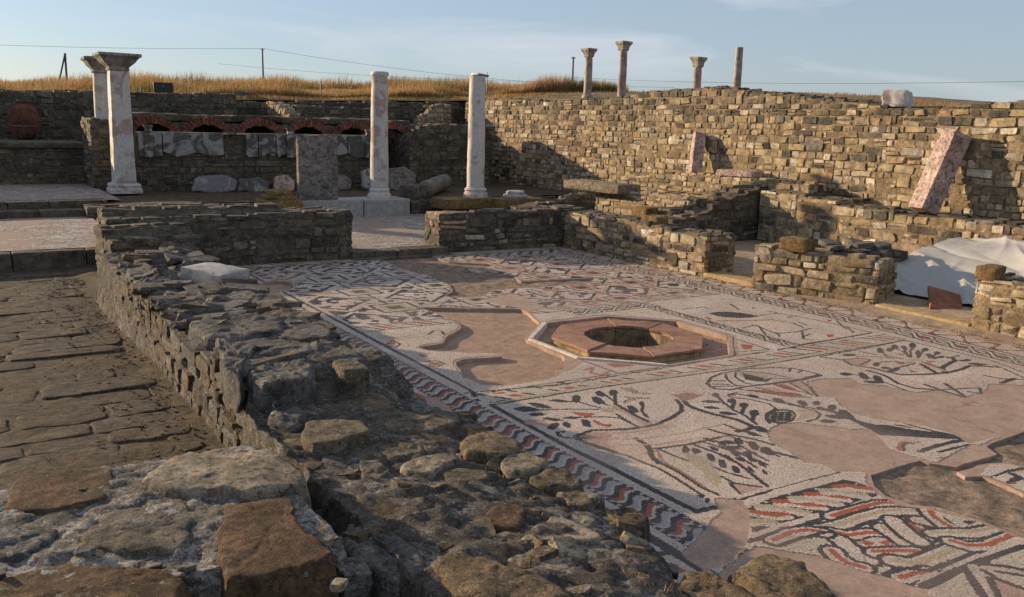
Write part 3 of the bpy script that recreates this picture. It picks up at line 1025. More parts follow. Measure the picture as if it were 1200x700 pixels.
('L','K',0.02,[(639,584),(651,566),(665,543),(679,533)]),
('L','K',0.02,[(658,581),(663,563),(679,544)]),
('L','K',0.02,[(682,580),(683,563),(689,541)]),
('L','K',0.02,[(702,578),(695,557),(688,536)]),
('L','K',0.02,[(716,574),(709,558),(689,533)]),
('L','K',0.02,[(688,532),(717,543)]),
('F','K',0,[(607,580),(605,578),(602,577),(600,577),(598,577),(598,579),(598,581),(600,583),(602,585),(605,586),(607,587),(609,586),(609,584),(609,582)]),
('L','K',0.03,[(602,577),(592,559),(585,542),(582,523),(573,502)]),
('F','K',0,[(575,574),(576,570),(578,566),(583,564),(588,562),(593,562),(592,566),(589,570),(585,573),(580,574)]),
('F','K',0,[(566,560),(566,557),(567,553),(570,551),(574,549),(577,549),(577,553),(576,556),(573,559),(569,560)]),
('F','K',0,[(567,542),(566,538),(567,534),(571,531),(575,529),(579,529),(579,533),(577,537),(574,541),(571,542)]),
('F','K',0,[(608,559),(605,557),(602,556),(600,555),(598,556),(597,558),(598,561),(600,563),(603,565),(606,567),(609,567),(611,566),(611,564),(610,562)]),
('F','K',0,[(608,544),(605,541),(601,540),(599,539),(597,540),(597,542),(598,545),(600,548),(603,550),(607,552),(610,552),(611,551),(611,549),(610,547)]),
('F','K',0,[(599,523),(596,520),(592,518),(589,518),(587,519),(587,521),(588,524),(591,527),(594,530),(598,532),(601,532),(603,531),(604,529),(602,526)]),
('L','K',0.035,[(602,556),(588,545)]),
('L','K',0.035,[(599,541),(585,530)]),
('L','K',0.035,[(590,521),(578,511)]),
('L','K',0.02,[(628,578),(616,577),(611,570),(623,555),(628,538),(623,524)]),
('F','R',0,[(617,575),(625,576),(621,571),(615,571)]),
('L','K',0.025,[(626,574),(632,556),(641,533),(647,518),(650,503),(646,494),(633,487),(618,486)]),
('F','K',0,[(624,502),(615,496),(606,492),(597,492),(591,494),(589,499),(590,505),(596,512),(604,518),(614,521),(623,522),(629,520),(632,515),(630,509)]),
('F','O',0,[(622,502),(615,498),(608,495),(600,495),(595,497),(593,501),(594,506),(598,511),(604,515),(612,518),(619,519),(625,517),(627,513),(626,508)]),
('L','K',0.014,[(610,519),(629,510)]),
('L','K',0.014,[(606,515),(624,506)]),
('L','K',0.014,[(601,511),(620,502)]),
('L','K',0.014,[(597,507),(615,498)]),
('L','K',0.014,[(593,503),(611,495)]),
('L','K',0.014,[(612,518),(592,502)]),
('L','K',0.014,[(615,517),(595,501)]),
('L','K',0.014,[(618,515),(597,499)]),
('L','K',0.014,[(620,514),(600,498)]),
('L','K',0.014,[(623,512),(603,496)]),
('L','K',0.014,[(626,511),(606,495)]),
('F','O',0,[(640,515),(648,506),(645,496),(630,491),(617,491),(612,493),(628,501)]),
('L','K',0.03,[(622,524),(602,517),(591,507),(586,499)]),
('F','K',0,[(630,568),(628,564),(628,560),(629,558),(633,556),(636,556),(637,560),(637,564),(636,567),(633,568)]),
('F','K',0,[(644,547),(641,543),(639,538),(640,535),(643,534),(646,534),(649,539),(651,543),(650,547),(647,548)]),
('F','K',0,[(659,531),(655,527),(652,522),(652,519),(655,517),(658,517),(662,522),(665,527),(665,531),(663,532)]),
('F','K',0,[(674,516),(671,514),(668,513),(666,513),(664,514),(664,515),(665,518),(667,520),(670,522),(673,523),(676,523),(677,522),(677,521),(676,518)]),
('F','K',0,[(674,499),(671,497),(667,496),(665,495),(663,496),(663,498),(664,500),(667,503),(671,505),(674,507),(677,507),(679,506),(679,504),(677,502)]),
('L','K',0.03,[(643,545),(648,522),(657,504),(664,491),(661,470)]),
('F','K',0,[(647,488),(646,484),(647,480),(649,477),(653,475),(657,474),(657,478),(657,482),(655,486),(651,488)]),
('F','K',0,[(631,483),(630,479),(631,476),(634,473),(638,472),(642,472),(643,476),(642,479),(639,482),(635,483)]),
('F','K',0,[(671,494),(664,488),(659,481),(657,475),(658,472),(661,470),(667,477),(672,484),(675,490),(674,493)]),
('F','K',0,[(565,499),(562,494),(560,489),(561,485),(564,483),(567,482),(570,487),(572,493),(572,498),(569,499)]),
('F','K',0,[(549,494),(548,490),(547,486),(548,482),(551,480),(554,479),(555,483),(555,488),(554,492),(552,493)]),
('F','K',0,[(533,474),(528,469),(524,464),(524,460),(525,458),(528,458),(533,463),(536,468),(538,472),(536,474)]),
('F','K',0,[(534,460),(529,455),(525,450),(524,446),(526,444),(529,443),(533,448),(537,454),(538,458),(537,460)]),
('F','K',0,[(527,484),(523,480),(521,476),(522,474),(524,473),(527,473),(530,477),(532,481),(532,484),(530,485)]),
('F','K',0,[(512,486),(511,483),(512,480),(514,478),(517,477),(521,476),(521,479),(520,483),(518,486),(515,487)]),
('F','K',0,[(510,475),(509,472),(509,469),(511,466),(513,465),(516,464),(516,467),(516,471),(515,474),(512,475)]),
('L','K',0.04,[(534,447),(540,430)]),
('L','K',0.02,[(818,634),(897,634),(983,639),(984,573),(984,530),(965,484)]),
('F','Q',0,[(814,569),(835,573),(834,558),(832,541),(859,531),(886,525),(915,525),(938,529),(956,516),(961,510),(948,489),(940,471),(920,460),(901,474),(879,481),(861,474),(831,483),(815,495),(802,505),(804,527),(816,549)]),
('F','U',0,[(829,539),(856,525),(883,519),(922,521),(910,509),(861,505),(828,515),(821,525)]),
('L','K',0.045,[(830,576),(831,556),(834,542),(859,531),(885,524),(914,524),(938,529),(951,521),(962,510)]),
('L','K',0.04,[(816,570),(816,549),(801,522),(801,504),(813,493)]),
('L','K',0.05,[(886,525),(903,539),(927,546),(945,550),(954,559),(951,563)]),
('L','K',0.02,[(972,562),(949,560)]),
('L','K',0.05,[(895,559),(876,530)]),
('L','P',0.08,[(900,560),(894,532)]),
('L','K',0.03,[(906,564),(897,532)]),
('F','K',0,[(909,626),(901,619),(896,614),(897,612),(902,613),(908,615),(915,621),(920,627),(921,630),(916,629)]),
('F','K',0,[(918,619),(913,615),(912,611),(914,610),(920,612),(927,615),(931,619),(932,623),(930,624),(925,623)]),
('F','K',0,[(937,626),(930,620),(926,615),(928,614),(933,615),(940,617),(946,623),(951,628),(950,631),(945,630)]),
('F','K',0,[(950,622),(943,616),(938,611),(936,608),(938,607),(942,607),(949,613),(955,618),(957,622),(955,623)]),
('F','K',0,[(963,620),(955,613),(950,608),(952,607),(959,609),(968,613),(975,619),(980,625),(979,627),(972,625)]),
('F','K',0,[(957,600),(954,596),(952,592),(954,592),(960,593),(966,595),(969,599),(971,603),(969,604),(964,602)]),
('F','K',0,[(938,596),(930,589),(924,584),(924,582),(929,583),(936,585),(944,592),(950,597),(951,600),(946,599)]),
('F','K',0,[(940,584),(935,579),(932,574),(933,572),(937,571),(942,572),(946,577),(949,582),(949,585),(945,585)]),
('F','K',0,[(957,584),(952,580),(950,576),(952,575),(956,576),(962,578),(966,582),(968,585),(968,587),(963,586)]),
('F','K',0,[(841,582),(838,579),(838,576),(841,576),(847,577),(853,580),(855,583),(855,586),(852,587),(847,585)]),
('F','K',0,[(840,571),(838,568),(838,565),(840,563),(843,563),(847,563),(849,566),(849,569),(847,572),(844,572)]),
('F','K',0,[(834,558),(834,555),(835,553),(841,553),(849,555),(856,557),(856,560),(854,562),(849,563),(842,561)]),
('F','K',0,[(935,576),(931,572),(929,568),(930,566),(934,565),(938,566),(941,570),(943,574),(942,576),(939,577)]),
('F','K',0,[(940,569),(939,566),(939,565),(943,564),(948,565),(953,567),(954,569),(953,571),(950,572),(945,571)]),
('F','K',0,[(847,627),(846,623),(848,620),(853,619),(859,619),(865,620),(864,623),(862,626),(858,628),(852,628)]),
('F','K',0,[(949,548),(948,545),(950,543),(955,541),(961,542),(967,543),(967,545),(965,548),(961,549),(955,549)]),
('F','K',0,[(945,537),(945,533),(947,529),(951,525),(957,522),(963,520),(962,525),(960,530),(956,534),(951,536)]),
('L','K',0.025,[(905,617),(890,598),(898,582)]),
('L','K',0.025,[(933,621),(929,605),(911,584)]),
('L','K',0.025,[(942,612),(922,595),(912,583)]),
('L','K',0.025,[(960,612),(937,601),(916,585)]),
('L','K',0.025,[(936,588),(916,577)]),
('L','K',0.025,[(955,596),(921,579)]),
('L','K',0.025,[(949,577),(927,571)]),
('L','K',0.025,[(848,623),(872,607),(889,590)]),
('L','K',0.025,[(882,628),(885,609)]),
('L','K',0.025,[(854,587),(873,582),(895,567)]),
('L','K',0.025,[(844,561),(891,564)]),
('F','R',0,[(912,604),(920,596),(911,592)]),
('F','R',0,[(878,578),(886,566),(870,569)]),
('F','R',0,[(915,567),(922,557),(907,558)]),
('F','R',0,[(859,551),(863,541),(852,542)]),
('F','O',0,[(898,582),(918,576),(909,565),(893,574)]),
('F','P',0,[(830,612),(862,604),(846,588),(823,580),(818,594)]),
('L','K',0.03,[(817,631),(830,612),(820,593),(828,577)]),
('L','K',0.02,[(830,612),(855,608),(859,597),(829,588)]),
('F','K',0,[(778,576),(776,572),(775,568),(778,566),(782,565),(787,566),(789,570),(789,574),(787,577),(783,577)]),
('F','K',0,[(796,567),(789,560),(783,554),(783,550),(785,548),(790,548),(797,555),(802,562),(804,567),(801,568)]),
('F','K',0,[(801,553),(794,547),(788,540),(786,536),(789,533),(793,533),(800,540),(806,546),(809,552),(806,554)]),
('F','K',0,[(774,546),(774,541),(775,537),(779,534),(784,532),(790,531),(790,536),(788,540),(785,544),(780,546)]),
('L','K',0.025,[(789,567),(793,543),(791,524),(785,500)]),
('L','K',0.04,[(823,507),(819,486),(818,464)]),
('L','K',0.04,[(845,499),(833,482),(822,465)]),
('L','K',0.03,[(818,489),(846,480),(863,473),(846,462)]),
('L','K',0.03,[(840,472),(843,464)]),
('L','K',0.03,[(914,499),(917,483),(937,469)]),
('L','K',0.05,[(902,473),(931,476)]),
('L','K',0.02,[(966,518),(964,508),(944,473)]),
('F','K',0,[(660,470),(666,451),(686,441),(690,424),(697,412),(704,401),(699,392),(683,403),(668,415),(654,426),(645,433),(650,445)]),
('L','W',0.03,[(672,456),(683,432),(693,419)]),
('L','K',0.03,[(692,440),(694,426),(697,415),(702,403)]),
('L','K',0.06,[(661,507),(663,490),(660,470),(654,448)]),
('F','K',0,[(676,500),(672,497),(668,496),(665,495),(664,496),(663,498),(665,501),(668,504),(672,506),(676,508),(679,508),(681,507),(681,505),(679,503)]),
('F','K',0,[(671,494),(663,487),(657,479),(656,472),(657,469),(661,467),(668,475),(674,483),(677,490),(675,493)]),
('F','K',0,[(646,490),(645,485),(646,481),(650,477),(655,476),(660,475),(661,480),(660,485),(656,488),(651,490)]),
('F','K',0,[(631,483),(629,479),(629,476),(632,474),(635,473),(639,473),(640,477),(640,480),(638,483),(635,483)]),
('L','K',0.05,[(640,392),(667,393),(699,391)]),
('L','W',0.05,[(649,387),(673,388),(695,385)]),
('L','K',0.03,[(653,384),(692,382)]),
('F','R',0,[(632,408),(647,414),(653,413),(646,410),(629,401),(625,401)]),
('F','R',0,[(652,408),(665,406),(657,405)]),
('L','K',0.025,[(629,399),(641,408),(650,410),(652,406)]),
('F','R',0,[(634,377),(643,377),(651,372),(648,369),(641,374)]),
('L','K',0.04,[(440,396),(469,398),(502,398),(543,396)]),
('L','W',0.03,[(442,399),(471,399),(507,399),(542,397)]),
('L','W',0.06,[(436,389),(467,390),(501,389),(540,388)]),
('F','K',0,[(436,383),(464,387),(535,384),(540,376),(540,355),(512,351),(473,351),(435,351),(408,354)]),
('L','W',0.07,[(442,378),(450,373),(457,365),(463,356)]),
('L','O',0.055,[(444,382),(452,377),(459,369),(465,360)]),
('L','W',0.07,[(432,374),(436,369),(441,363),(448,360)]),
('L','R',0.055,[(434,378),(438,373),(443,367),(450,364)]),
('L','W',0.07,[(421,365),(427,361),(432,357)]),
('L','O',0.055,[(422,368),(429,365),(434,361)]),
('L','W',0.07,[(459,377),(466,374),(472,365),(480,358)]),
('L','R',0.055,[(461,381),(468,378),(474,369),(483,362)]),
('L','W',0.07,[(473,376),(482,372),(488,364),(494,356)]),
('L','O',0.055,[(475,380),(484,376),(490,368),(497,360)]),
('L','W',0.07,[(488,375),(497,371),(502,364),(506,359)]),
('L','R',0.055,[(490,379),(499,375),(504,368),(509,363)]),
('L','W',0.07,[(503,374),(512,370),(516,362),(522,355)]),
('L','O',0.055,[(505,379),(514,374),(519,367),(525,359)]),
('L','W',0.07,[(517,374),(525,371),(530,365),(537,359)]),
('L','R',0.055,[(519,378),(528,376),(533,369),(539,363)]),
('F','W',0,[(455,383),(454,383),(454,383),(453,383),(453,383),(452,384),(452,384),(453,384),(453,385),(454,385),(455,385),(455,385),(455,384),(455,384)]),
('F','W',0,[(465,371),(464,371),(463,370),(463,370),(462,371),(462,371),(462,372),(463,372),(463,372),(464,372),(464,372),(465,372),(465,372),(465,371)]),
('F','W',0,[(438,366),(438,366),(437,366),(436,366),(436,366),(436,366),(436,367),(436,367),(437,368),(437,368),(438,368),(438,367),(438,367),(438,367)]),
('F','W',0,[(480,385),(479,385),(479,384),(478,385),(477,385),(477,385),(477,386),(478,386),(478,386),(479,387),(480,387),(480,386),(480,386),(480,385)]),
('F','W',0,[(480,371),(479,370),(479,370),(478,370),(478,371),(477,371),(477,371),(478,372),(478,372),(479,372),(480,372),(480,372),(480,372),(480,371)]),
('F','W',0,[(495,369),(495,369),(494,369),(494,369),(493,369),(493,370),(493,370),(493,371),(494,371),(495,371),(495,371),(496,371),(496,370),(496,370)]),
('F','W',0,[(504,382),(503,381),(503,381),(502,381),(502,382),(501,382),(502,382),(502,383),(503,383),(503,383),(504,383),(504,383),(505,383),(504,382)]),
('F','W',0,[(498,356),(498,355),(497,355),(496,355),(496,356),(496,356),(496,356),(496,357),(497,357),(497,357),(498,357),(499,357),(499,357),(499,356)]),
('F','W',0,[(491,357),(490,357),(489,357),(489,357),(488,357),(488,357),(488,358),(489,358),(489,359),(490,359),(490,359),(491,358),(491,358),(491,358)]),
('F','W',0,[(458,358),(457,357),(457,357),(456,357),(456,357),(455,358),(455,358),(456,359),(456,359),(457,359),(457,359),(458,359),(458,358),(458,358)]),
('F','W',0,[(450,362),(450,361),(449,361),(448,361),(448,362),(448,362),(448,362),(448,363),(449,363),(449,363),(450,363),(450,363),(451,363),(450,362)]),
('F','W',0,[(538,373),(537,373),(536,373),(536,373),(535,373),(535,373),(535,374),(535,374),(536,375),(537,375),(538,375),(538,374),(538,374),(538,373)]),
('F','W',0,[(504,357),(504,357),(503,357),(502,357),(502,357),(502,358),(502,358),(502,358),(503,359),(503,359),(504,359),(505,359),(505,358),(505,358)]),
('F','W',0,[(518,384),(517,384),(516,383),(516,383),(515,384),(515,384),(515,385),(516,385),(516,385),(517,386),(518,386),(518,385),(518,385),(518,384)]),
('F','W',0,[(469,358),(469,358),(468,357),(468,357),(467,358),(467,358),(467,358),(467,359),(468,359),(469,359),(469,359),(470,359),(470,359),(470,358)]),
('F','W',0,[(419,361),(418,360),(418,360),(417,360),(417,360),(417,361),(417,361),(417,362),(417,362),(418,362),(419,362),(419,362),(419,361),(419,361)]),
('L','W',0.06,[(403,352),(436,352),(473,351),(534,350)]),
('L','K',0.04,[(398,348),(433,347),(467,347),(530,345)]),
('F','T',0,[(409,346),(458,343),(528,344),(538,331),(548,322),(553,296),(558,282),(560,270),(520,266),(492,262),(458,267),(439,271),(432,281),(428,294),(431,313),(422,321),(405,338)]),
('L','K',0.15,[(475,346),(495,345),(521,343),(530,338),(533,329)]),
('L','W',0.095,[(475,346),(495,345),(521,343),(530,338),(533,329)]),
('L','R',0.0375,[(476,347),(496,347),(523,345),(531,340),(534,330)]),
('L','K',0.15,[(452,338),(468,335),(488,336),(512,334),(524,329),(536,319)]),
('L','W',0.095,[(452,338),(468,335),(488,336),(512,334),(524,329),(536,319)]),
('L','O',0.0375,[(453,340),(469,336),(489,337),(514,335),(525,331),(537,321)]),
('L','K',0.15,[(454,332),(461,322),(476,318),(480,313)]),
('L','W',0.095,[(454,332),(461,322),(476,318),(480,313)]),
('L','R',0.0375,[(455,333),(462,323),(477,319),(481,315)]),
('L','K',0.15,[(451,322),(447,312),(442,299),(443,295)]),
('L','W',0.095,[(451,322),(447,312),(442,299),(443,295)]),
('L','W',0.0375,[(452,323),(448,313),(443,301),(444,296)]),
('L','K',0.15,[(434,314),(430,307),(428,298),(432,291)]),
('L','W',0.095,[(434,314),(430,307),(428,298),(432,291)]),
('L','R',0.0375,[(435,315),(431,308),(429,299),(433,292)]),
('F','K',0,[(476,302),(472,300),(466,299),(460,300),(456,302),(454,305),(454,309),(457,312),(462,315),(468,316),(474,315),(478,312),(480,309),(479,305)]),
('F','W',0,[(475,302),(471,301),(467,300),(462,301),(458,303),(456,306),(456,309),(458,312),(462,314),(467,314),(472,313),(476,311),(478,308),(478,305)]),
('F','R',0,[(467,307),(464,315),(458,311),(459,307)]),
('F','R',0,[(469,307),(478,307),(475,303),(469,301)]),
('L','K',0.15,[(490,319),(487,309),(483,297),(483,292)]),
('L','W',0.095,[(490,319),(487,309),(483,297),(483,292)]),
('L','O',0.0375,[(491,320),(489,310),(484,298),(484,293)]),
('L','K',0.15,[(511,318),(509,309),(505,301),(500,297),(494,297)]),
('L','W',0.095,[(511,318),(509,309),(505,301),(500,297),(494,297)]),
('L','R',0.0375,[(513,319),(510,311),(506,302),(501,298),(496,298)]),
('L','K',0.15,[(506,323),(499,312),(494,301),(493,295)]),
('L','W',0.095,[(506,323),(499,312),(494,301),(493,295)]),
('L','W',0.0375,[(507,324),(500,313),(495,303),(494,296)]),
('L','K',0.15,[(455,299),(467,294),(478,288),(481,281)]),
('L','W',0.095,[(455,299),(467,294),(478,288),(481,281)]),
('L','R',0.0375,[(456,301),(469,295),(479,289),(482,283)]),
('L','K',0.175,[(456,287),(463,278),(482,277),(511,278)]),
('L','W',0.12000000000000001,[(456,287),(463,278),(482,277),(511,278)]),
('L','O',0.05,[(457,288),(464,279),(483,278),(513,279)]),
('L','K',0.15,[(521,314),(525,308),(526,301)]),
('L','W',0.095,[(521,314),(525,308),(526,301)]),
('L','W',0.0375,[(522,316),(526,309),(528,303)]),
('L','K',0.15,[(540,319),(535,313),(529,301),(530,298)]),
('L','W',0.095,[(540,319),(535,313),(529,301),(530,298)]),
('L','R',0.0375,[(542,320),(536,314),(531,302),(531,299)]),
('L','W',0.05,[(547,317),(541,303),(538,293)]),
('L','K',0.15,[(511,297),(523,292),(534,285),(554,281)]),
('L','W',0.095,[(511,297),(523,292),(534,285),(554,281)]),
('L','O',0.0375,[(512,299),(524,293),(536,287),(556,283)]),
('L','K',0.15,[(511,285),(514,275),(526,270),(544,270),(556,270)]),
('L','W',0.095,[(511,285),(514,275),(526,270),(544,270),(556,270)]),
('L','R',0.0375,[(512,286),(515,277),(527,271),(546,271),(558,272)]),
('L','K',0.15,[(441,272),(451,271),(462,269)]),
('L','W',0.095,[(441,272),(451,271),(462,269)]),
('L','R',0.0375,[(442,273),(452,272),(463,270)]),
('L','K',0.15,[(414,341),(432,343),(444,340),(450,333)]),
('L','W',0.095,[(414,341),(432,343),(444,340),(450,333)]),
('L','R',0.0375,[(415,342),(433,344),(445,341),(451,334)]),
('L','K',0.03,[(410,335),(447,334),(454,332)]),
('L','K',0.03,[(436,280),(452,280),(463,270),(504,270)]),
('L','K',0.03,[(546,295),(553,296),(546,297)]),
('L','W',0.06,[(446,262),(493,263),(554,264)]),
('L','K',0.06,[(444,260),(488,261),(494,261),(544,258)]),
('F','T',0,[(442,256),(485,259),(473,247),(462,237),(440,249)]),
('L','K',0.07,[(487,260),(476,250),(462,234)]),
('L','W',0.06,[(491,259),(481,248),(468,233)]),
('L','K',0.04,[(486,247),(470,232)]),
('F','P',0,[(490,247),(488,228),(473,220),(464,225)]),
('L','K',0.035,[(492,254),(489,243),(491,230)]),
('L','K',0.03,[(497,260),(508,251),(514,242)]),
('L','K',0.03,[(498,249),(507,238)]),
('F','T',0,[(506,258),(542,257),(518,245)]),
('L','W',0.03,[(637,337),(656,338),(675,338)]),
('L','K',0.04,[(638,332),(659,333),(679,331)]),
('L','W',0.04,[(639,330),(657,330),(673,327)]),
('L','K',0.05,[(659,329),(657,322),(640,320)]),
('F','R',0,[(640,320),(649,319),(641,317)]),
('L','K',0.025,[(840,938),(835,797),(842,683),(909,683),(982,685),(980,762),(963,840)]),
('L','W',0.04,[(843,929),(845,806),(847,689)]),
('F','Q',0,[(887,876),(901,853),(902,830),(940,782),(926,746),(888,737),(872,758),(866,789),(859,828)]),
('L','K',0.025,[(876,865),(891,843),(929,824),(963,824)]),
('L','K',0.025,[(849,825),(886,808),(924,797),(934,770),(923,743)]),
('L','K',0.025,[(847,778),(877,784),(870,760),(863,736),(898,732),(929,738)]),
('L','K',0.025,[(872,772),(846,738)]),
('L','K',0.025,[(903,730),(872,701),(879,691)]),
('L','K',0.025,[(877,708),(904,717)]),
('L','K',0.025,[(861,904),(900,902),(898,887)]),
('L','K',0.025,[(953,903),(932,863)]),
('L','K',0.025,[(945,772),(940,753)]),
('L','K',0.025,[(979,720),(960,696)]),
('L','K',0.025,[(868,741),(855,724)]),
('L','K',0.025,[(1000,753),(971,717),(975,713)]),
('F','K',0,[(874,866),(872,851),(877,836),(890,825),(906,820),(924,819),(923,835),(918,851),(906,864),(890,868)]),
('F','R',0,[(918,704),(930,702),(913,691),(907,694)]),
('F','R',0,[(853,853),(854,838),(843,835)]),
('F','R',0,[(964,872),(969,867),(955,860)]),
('F','R',0,[(994,766),(998,759),(984,753)]),
('F','R',0,[(779,717),(791,708),(773,693),(764,698)]),
('F','R',0,[(960,805),(965,798),(954,794)]),
('L','W',0.04,[(745,689),(797,677),(798,756)]),
('L','K',0.02,[(747,693),(791,682),(795,748)]),
('F','K',0,[(792,740),(783,734),(772,725),(761,713),(752,703),(745,694),(755,701),(766,711),(778,722),(787,732)]),
('L','K',0.02,[(565,745),(568,683),(619,683)]),
('L','W',0.03,[(569,747),(575,691),(617,688)]),
('F','R',0,[(581,721),(608,712),(603,699),(578,704)]),
('L','R',0.03,[(544,710),(558,714),(544,699),(548,686),(563,693)]),
('L','K',0.018,[(404,897),(421,916),(421,894),(409,883),(404,897)]),
('F','R',0,[(412,910),(421,911),(416,896),(408,900)]),
('F','R',0,[(419,847),(425,836),(424,829),(416,833)]),
('L','K',0.018,[(413,815),(424,814),(427,798),(414,791),(408,801)]),
('F','R',0,[(414,812),(425,802),(416,794),(410,802)]),
('L','K',0.02,[(471,922),(486,939),(494,933),(487,914)]),
('L','K',0.02,[(432,872),(467,871)]),
('F','R',0,[(417,746),(432,737),(421,736)]),
('F','R',0,[(434,723),(448,725),(432,712),(426,707)]),
('F','R',0,[(355,816),(360,809),(355,780),(346,773),(348,797)]),
('L','O',0.1,[(350,766),(352,733),(346,725)]),
('F','R',0,[(354,728),(356,701),(351,696),(349,716)]),
('L','K',0.04,[(345,769),(342,739),(348,724)]),
('L','W',0.05,[(343,719),(341,691),(332,682)]),
('L','K',0.03,[(348,720),(346,681)])]
PITS = {'A':[(532,1074),(593,1039),(654,1004),(648,970),(627,917),(563,855),(561,773),(529,725),(501,703),(450,703),(425,709),(424,750),(438,797),(452,810),(499,794),(507,807),(469,830),(435,856),(432,878),(470,878),(484,903),(526,938),(536,971),(538,1034)],
'B':[(666,1516),(766,1511),(763,1419),(825,1355),(814,1343),(756,1337),(744,1292),(793,1247),(773,1189),(897,1170),(912,1172),(867,1130),(756,1137),(692,1142),(659,1112),(629,1103),(600,1128),(635,1160),(653,1208),(662,1305),(651,1381)],
'C':[(388,1334),(421,1352),(442,1335),(428,1284),(375,1241)],
'G':[(562,381),(623,381),(624,373),(635,359),(691,359),(702,374),(769,379),(849,376),(753,330),(683,333),(679,345),(663,351),(627,352),(623,344),(634,337),(634,318),(629,304),(629,269),(574,243),(558,268),(558,288),(553,321),(539,332),(537,350),(545,365)]}
PATCHES = {'E':[(576,489),(596,494),(609,489),(616,480),(638,454),(647,451),(644,434),(625,408),(624,404),(626,384),(565,383),(543,396),(547,411),(539,421),(549,461),(556,476)],
'F':[(699,520),(781,515),(788,495),(817,490),(815,463),(846,462),(888,477),(914,457),(970,418),(877,374),(771,380),(713,383),(694,383),(704,401),(701,428),(680,460),(677,482),(687,505)],
'D':[(427,406),(442,396),(433,378),(399,349),(363,332),(348,334),(351,356),(414,388)],
'H':[(742,573),(774,560),(765,541),(785,523),(781,515),(699,520),(689,531),(720,571)],
'I':[(396,343),(422,314),(426,299),(433,281),(437,268),(442,258),(412,227),(332,273),(332,321)],
'J':[(356,704),(366,699),(360,652),(337,654)],
'K':[(691,359),(702,374),(694,383),(676,380),(633,372),(624,373),(635,359)],
'M':[(631,1082),(708,1112),(706,1061),(686,989),(652,980),(653,1011)],
'N':[(627,352),(663,351),(679,345),(660,347),(636,339),(623,344)],
'O':[(537,350),(539,332),(553,321),(558,288),(558,268),(555,292),(543,320),(529,337),(534,354),(552,379),(562,381)],
'Q':[(561,773),(561,757),(564,738),(545,724),(501,703),(529,725)]}

FC = (6.83, 8.0)                                    # centre of the octagonal fountain


def octagon(h, c=FC):
    k = h * math.tan(math.pi / 8)
    return [(c[0] + x, c[1] + y) for x, y in ((h, -k), (h, k), (k, h), (-k, h), (-h, k), (-h, -k), (-k, -h), (k, -h))]


def smooth_poly(p, n=2, jit=0.0, seed=0):
    p = [np.array(q, float) for q in p]
    rr = random.Random(seed)
    q = []
    for i in range(len(p)):
        a, b = p[i], p[(i + 1) % len(p)]
        L = np.linalg.norm(b - a)
        k = max(1, int(L / .12))
        for s in range(k):
            q.append(a + (b - a) * s / k + np.array([rr.uniform(-jit, jit), rr.uniform(-jit, jit)]))
    for _ in range(n):
        q = [q[i - 1] * .2 + q[i] * .6 + q[(i + 1) % len(q)] * .2 for i in range(len(q))]
    return [tuple(v) for v in q]


pits = {k: smooth_poly([(a / 100, b / 100) for a, b in v], 0 if k == 'G' else 1, .008 if k == 'G' else .022, 7) for k, v in PITS.items()}
pits['B'] = [(min(max(a, 3.2), 10.6), min(b, 15.05)) for a, b in pits['B']]
patches = {k: [(a / 100, b / 100) for a, b in v] for k, v in PATCHES.items()}
OCT_HOLE = octagon(1.15)


def fill_with_holes(name, outer, holes, z, mat, depth=0.0):
    rings = [outer] + holes
    pts = [Vector((p[0], p[1], 0)) for r in rings for p in r]
    tris = geometry.tessellate_polygon([[Vector((p[0], p[1], 0)) for p in r] for r in rings])
    V = [(p.x, p.y, z) for p in pts]
    F = []
    for t in tris:
        a, b, c = (pts[i] for i in t)
        F.append(tuple(t) if (b - a).cross(c - a).z > 0 else tuple(reversed(t)))
    if depth:
        base = 0
        for r in rings:
            n = len(r); s = len(V)
            V += [(p[0], p[1], z - depth) for p in r]
            for i in range(n):
                j = (i + 1) % n
                F.append((base + i, base + j, s + j, s + i))
            base += n
    return mesh_np(name, V, F, M[mat], smooth=False)


room = [(2.3, 1.0), (11.35, 1.0), (11.35, 15.35), (2.3, 15.35)]
floor = structure('floor', fill_with_holes('floor', room, [OCT_HOLE], -.02, 'bed'), 'sandy mortar bedding under the broken mosaic pavement')
obj('repair_mortar', fill_with_holes('repair_mortar', [(2.4, 1.1), (11.2, 1.1), (11.2, 15.3), (2.4, 15.3)], [pits['A'], pits['B'], pits['C'], pits['G'], OCT_HOLE], .027, 'pinkmortar', .05), floor)['label'] = 'pinkish mortar layer that carries the mosaic'
# coarse grey bedding in the deepest gap
def bed_grid(name, poly, z, amp, mat):
    xs = [p[0] for p in poly]; ys = [p[1] for p in poly]
    return grid_mesh(name, min(xs) - .05, max(xs) + .05, min(ys) - .05, max(ys) + .05, .035, lambda p: z + amp * fbm(p, 5, 4, 21), mat)
obj('coarse_bedding', bed_grid('coarse_bedding', pits['G'], .006, .022, 'pit_grey'), floor)['label'] = 'rough grey bedding exposed in the broken corner'
obj('rear_bedding', bed_grid('rear_bedding', pits['B'], .004, .02, 'pit_grey'), floor)['label'] = 'grey brown bedding exposed beside the threshold'


def inside(px, py, poly):
    r = np.zeros(len(px), bool)
    n = len(poly)
    for i in range(n):
        x0, y0 = poly[i]; x1, y1 = poly[(i + 1) % n]
        if y0 == y1:
            continue
        c = ((y0 > py) != (y1 > py)) & (px < (x1 - x0) * (py - y0) / (y1 - y0) + x0)
        r ^= c
    return r


CODES = {'W': 0, 'K': 1, 'R': 2, 'P': 3, 'Q': 4, 'O': 5, 'T': 6, 'G': 7, 'Q2': 8, 'U': 9}
PAL = np.array([(.60, .50, .415), (.04, .045, .05), (.40, .105, .05), (.50, .33, .25), (.62, .48, .39), (.47, .385, .26), (.55, .485, .38), (.43, .405, .37), (.33, .18, .15), (.67, .555, .46)])


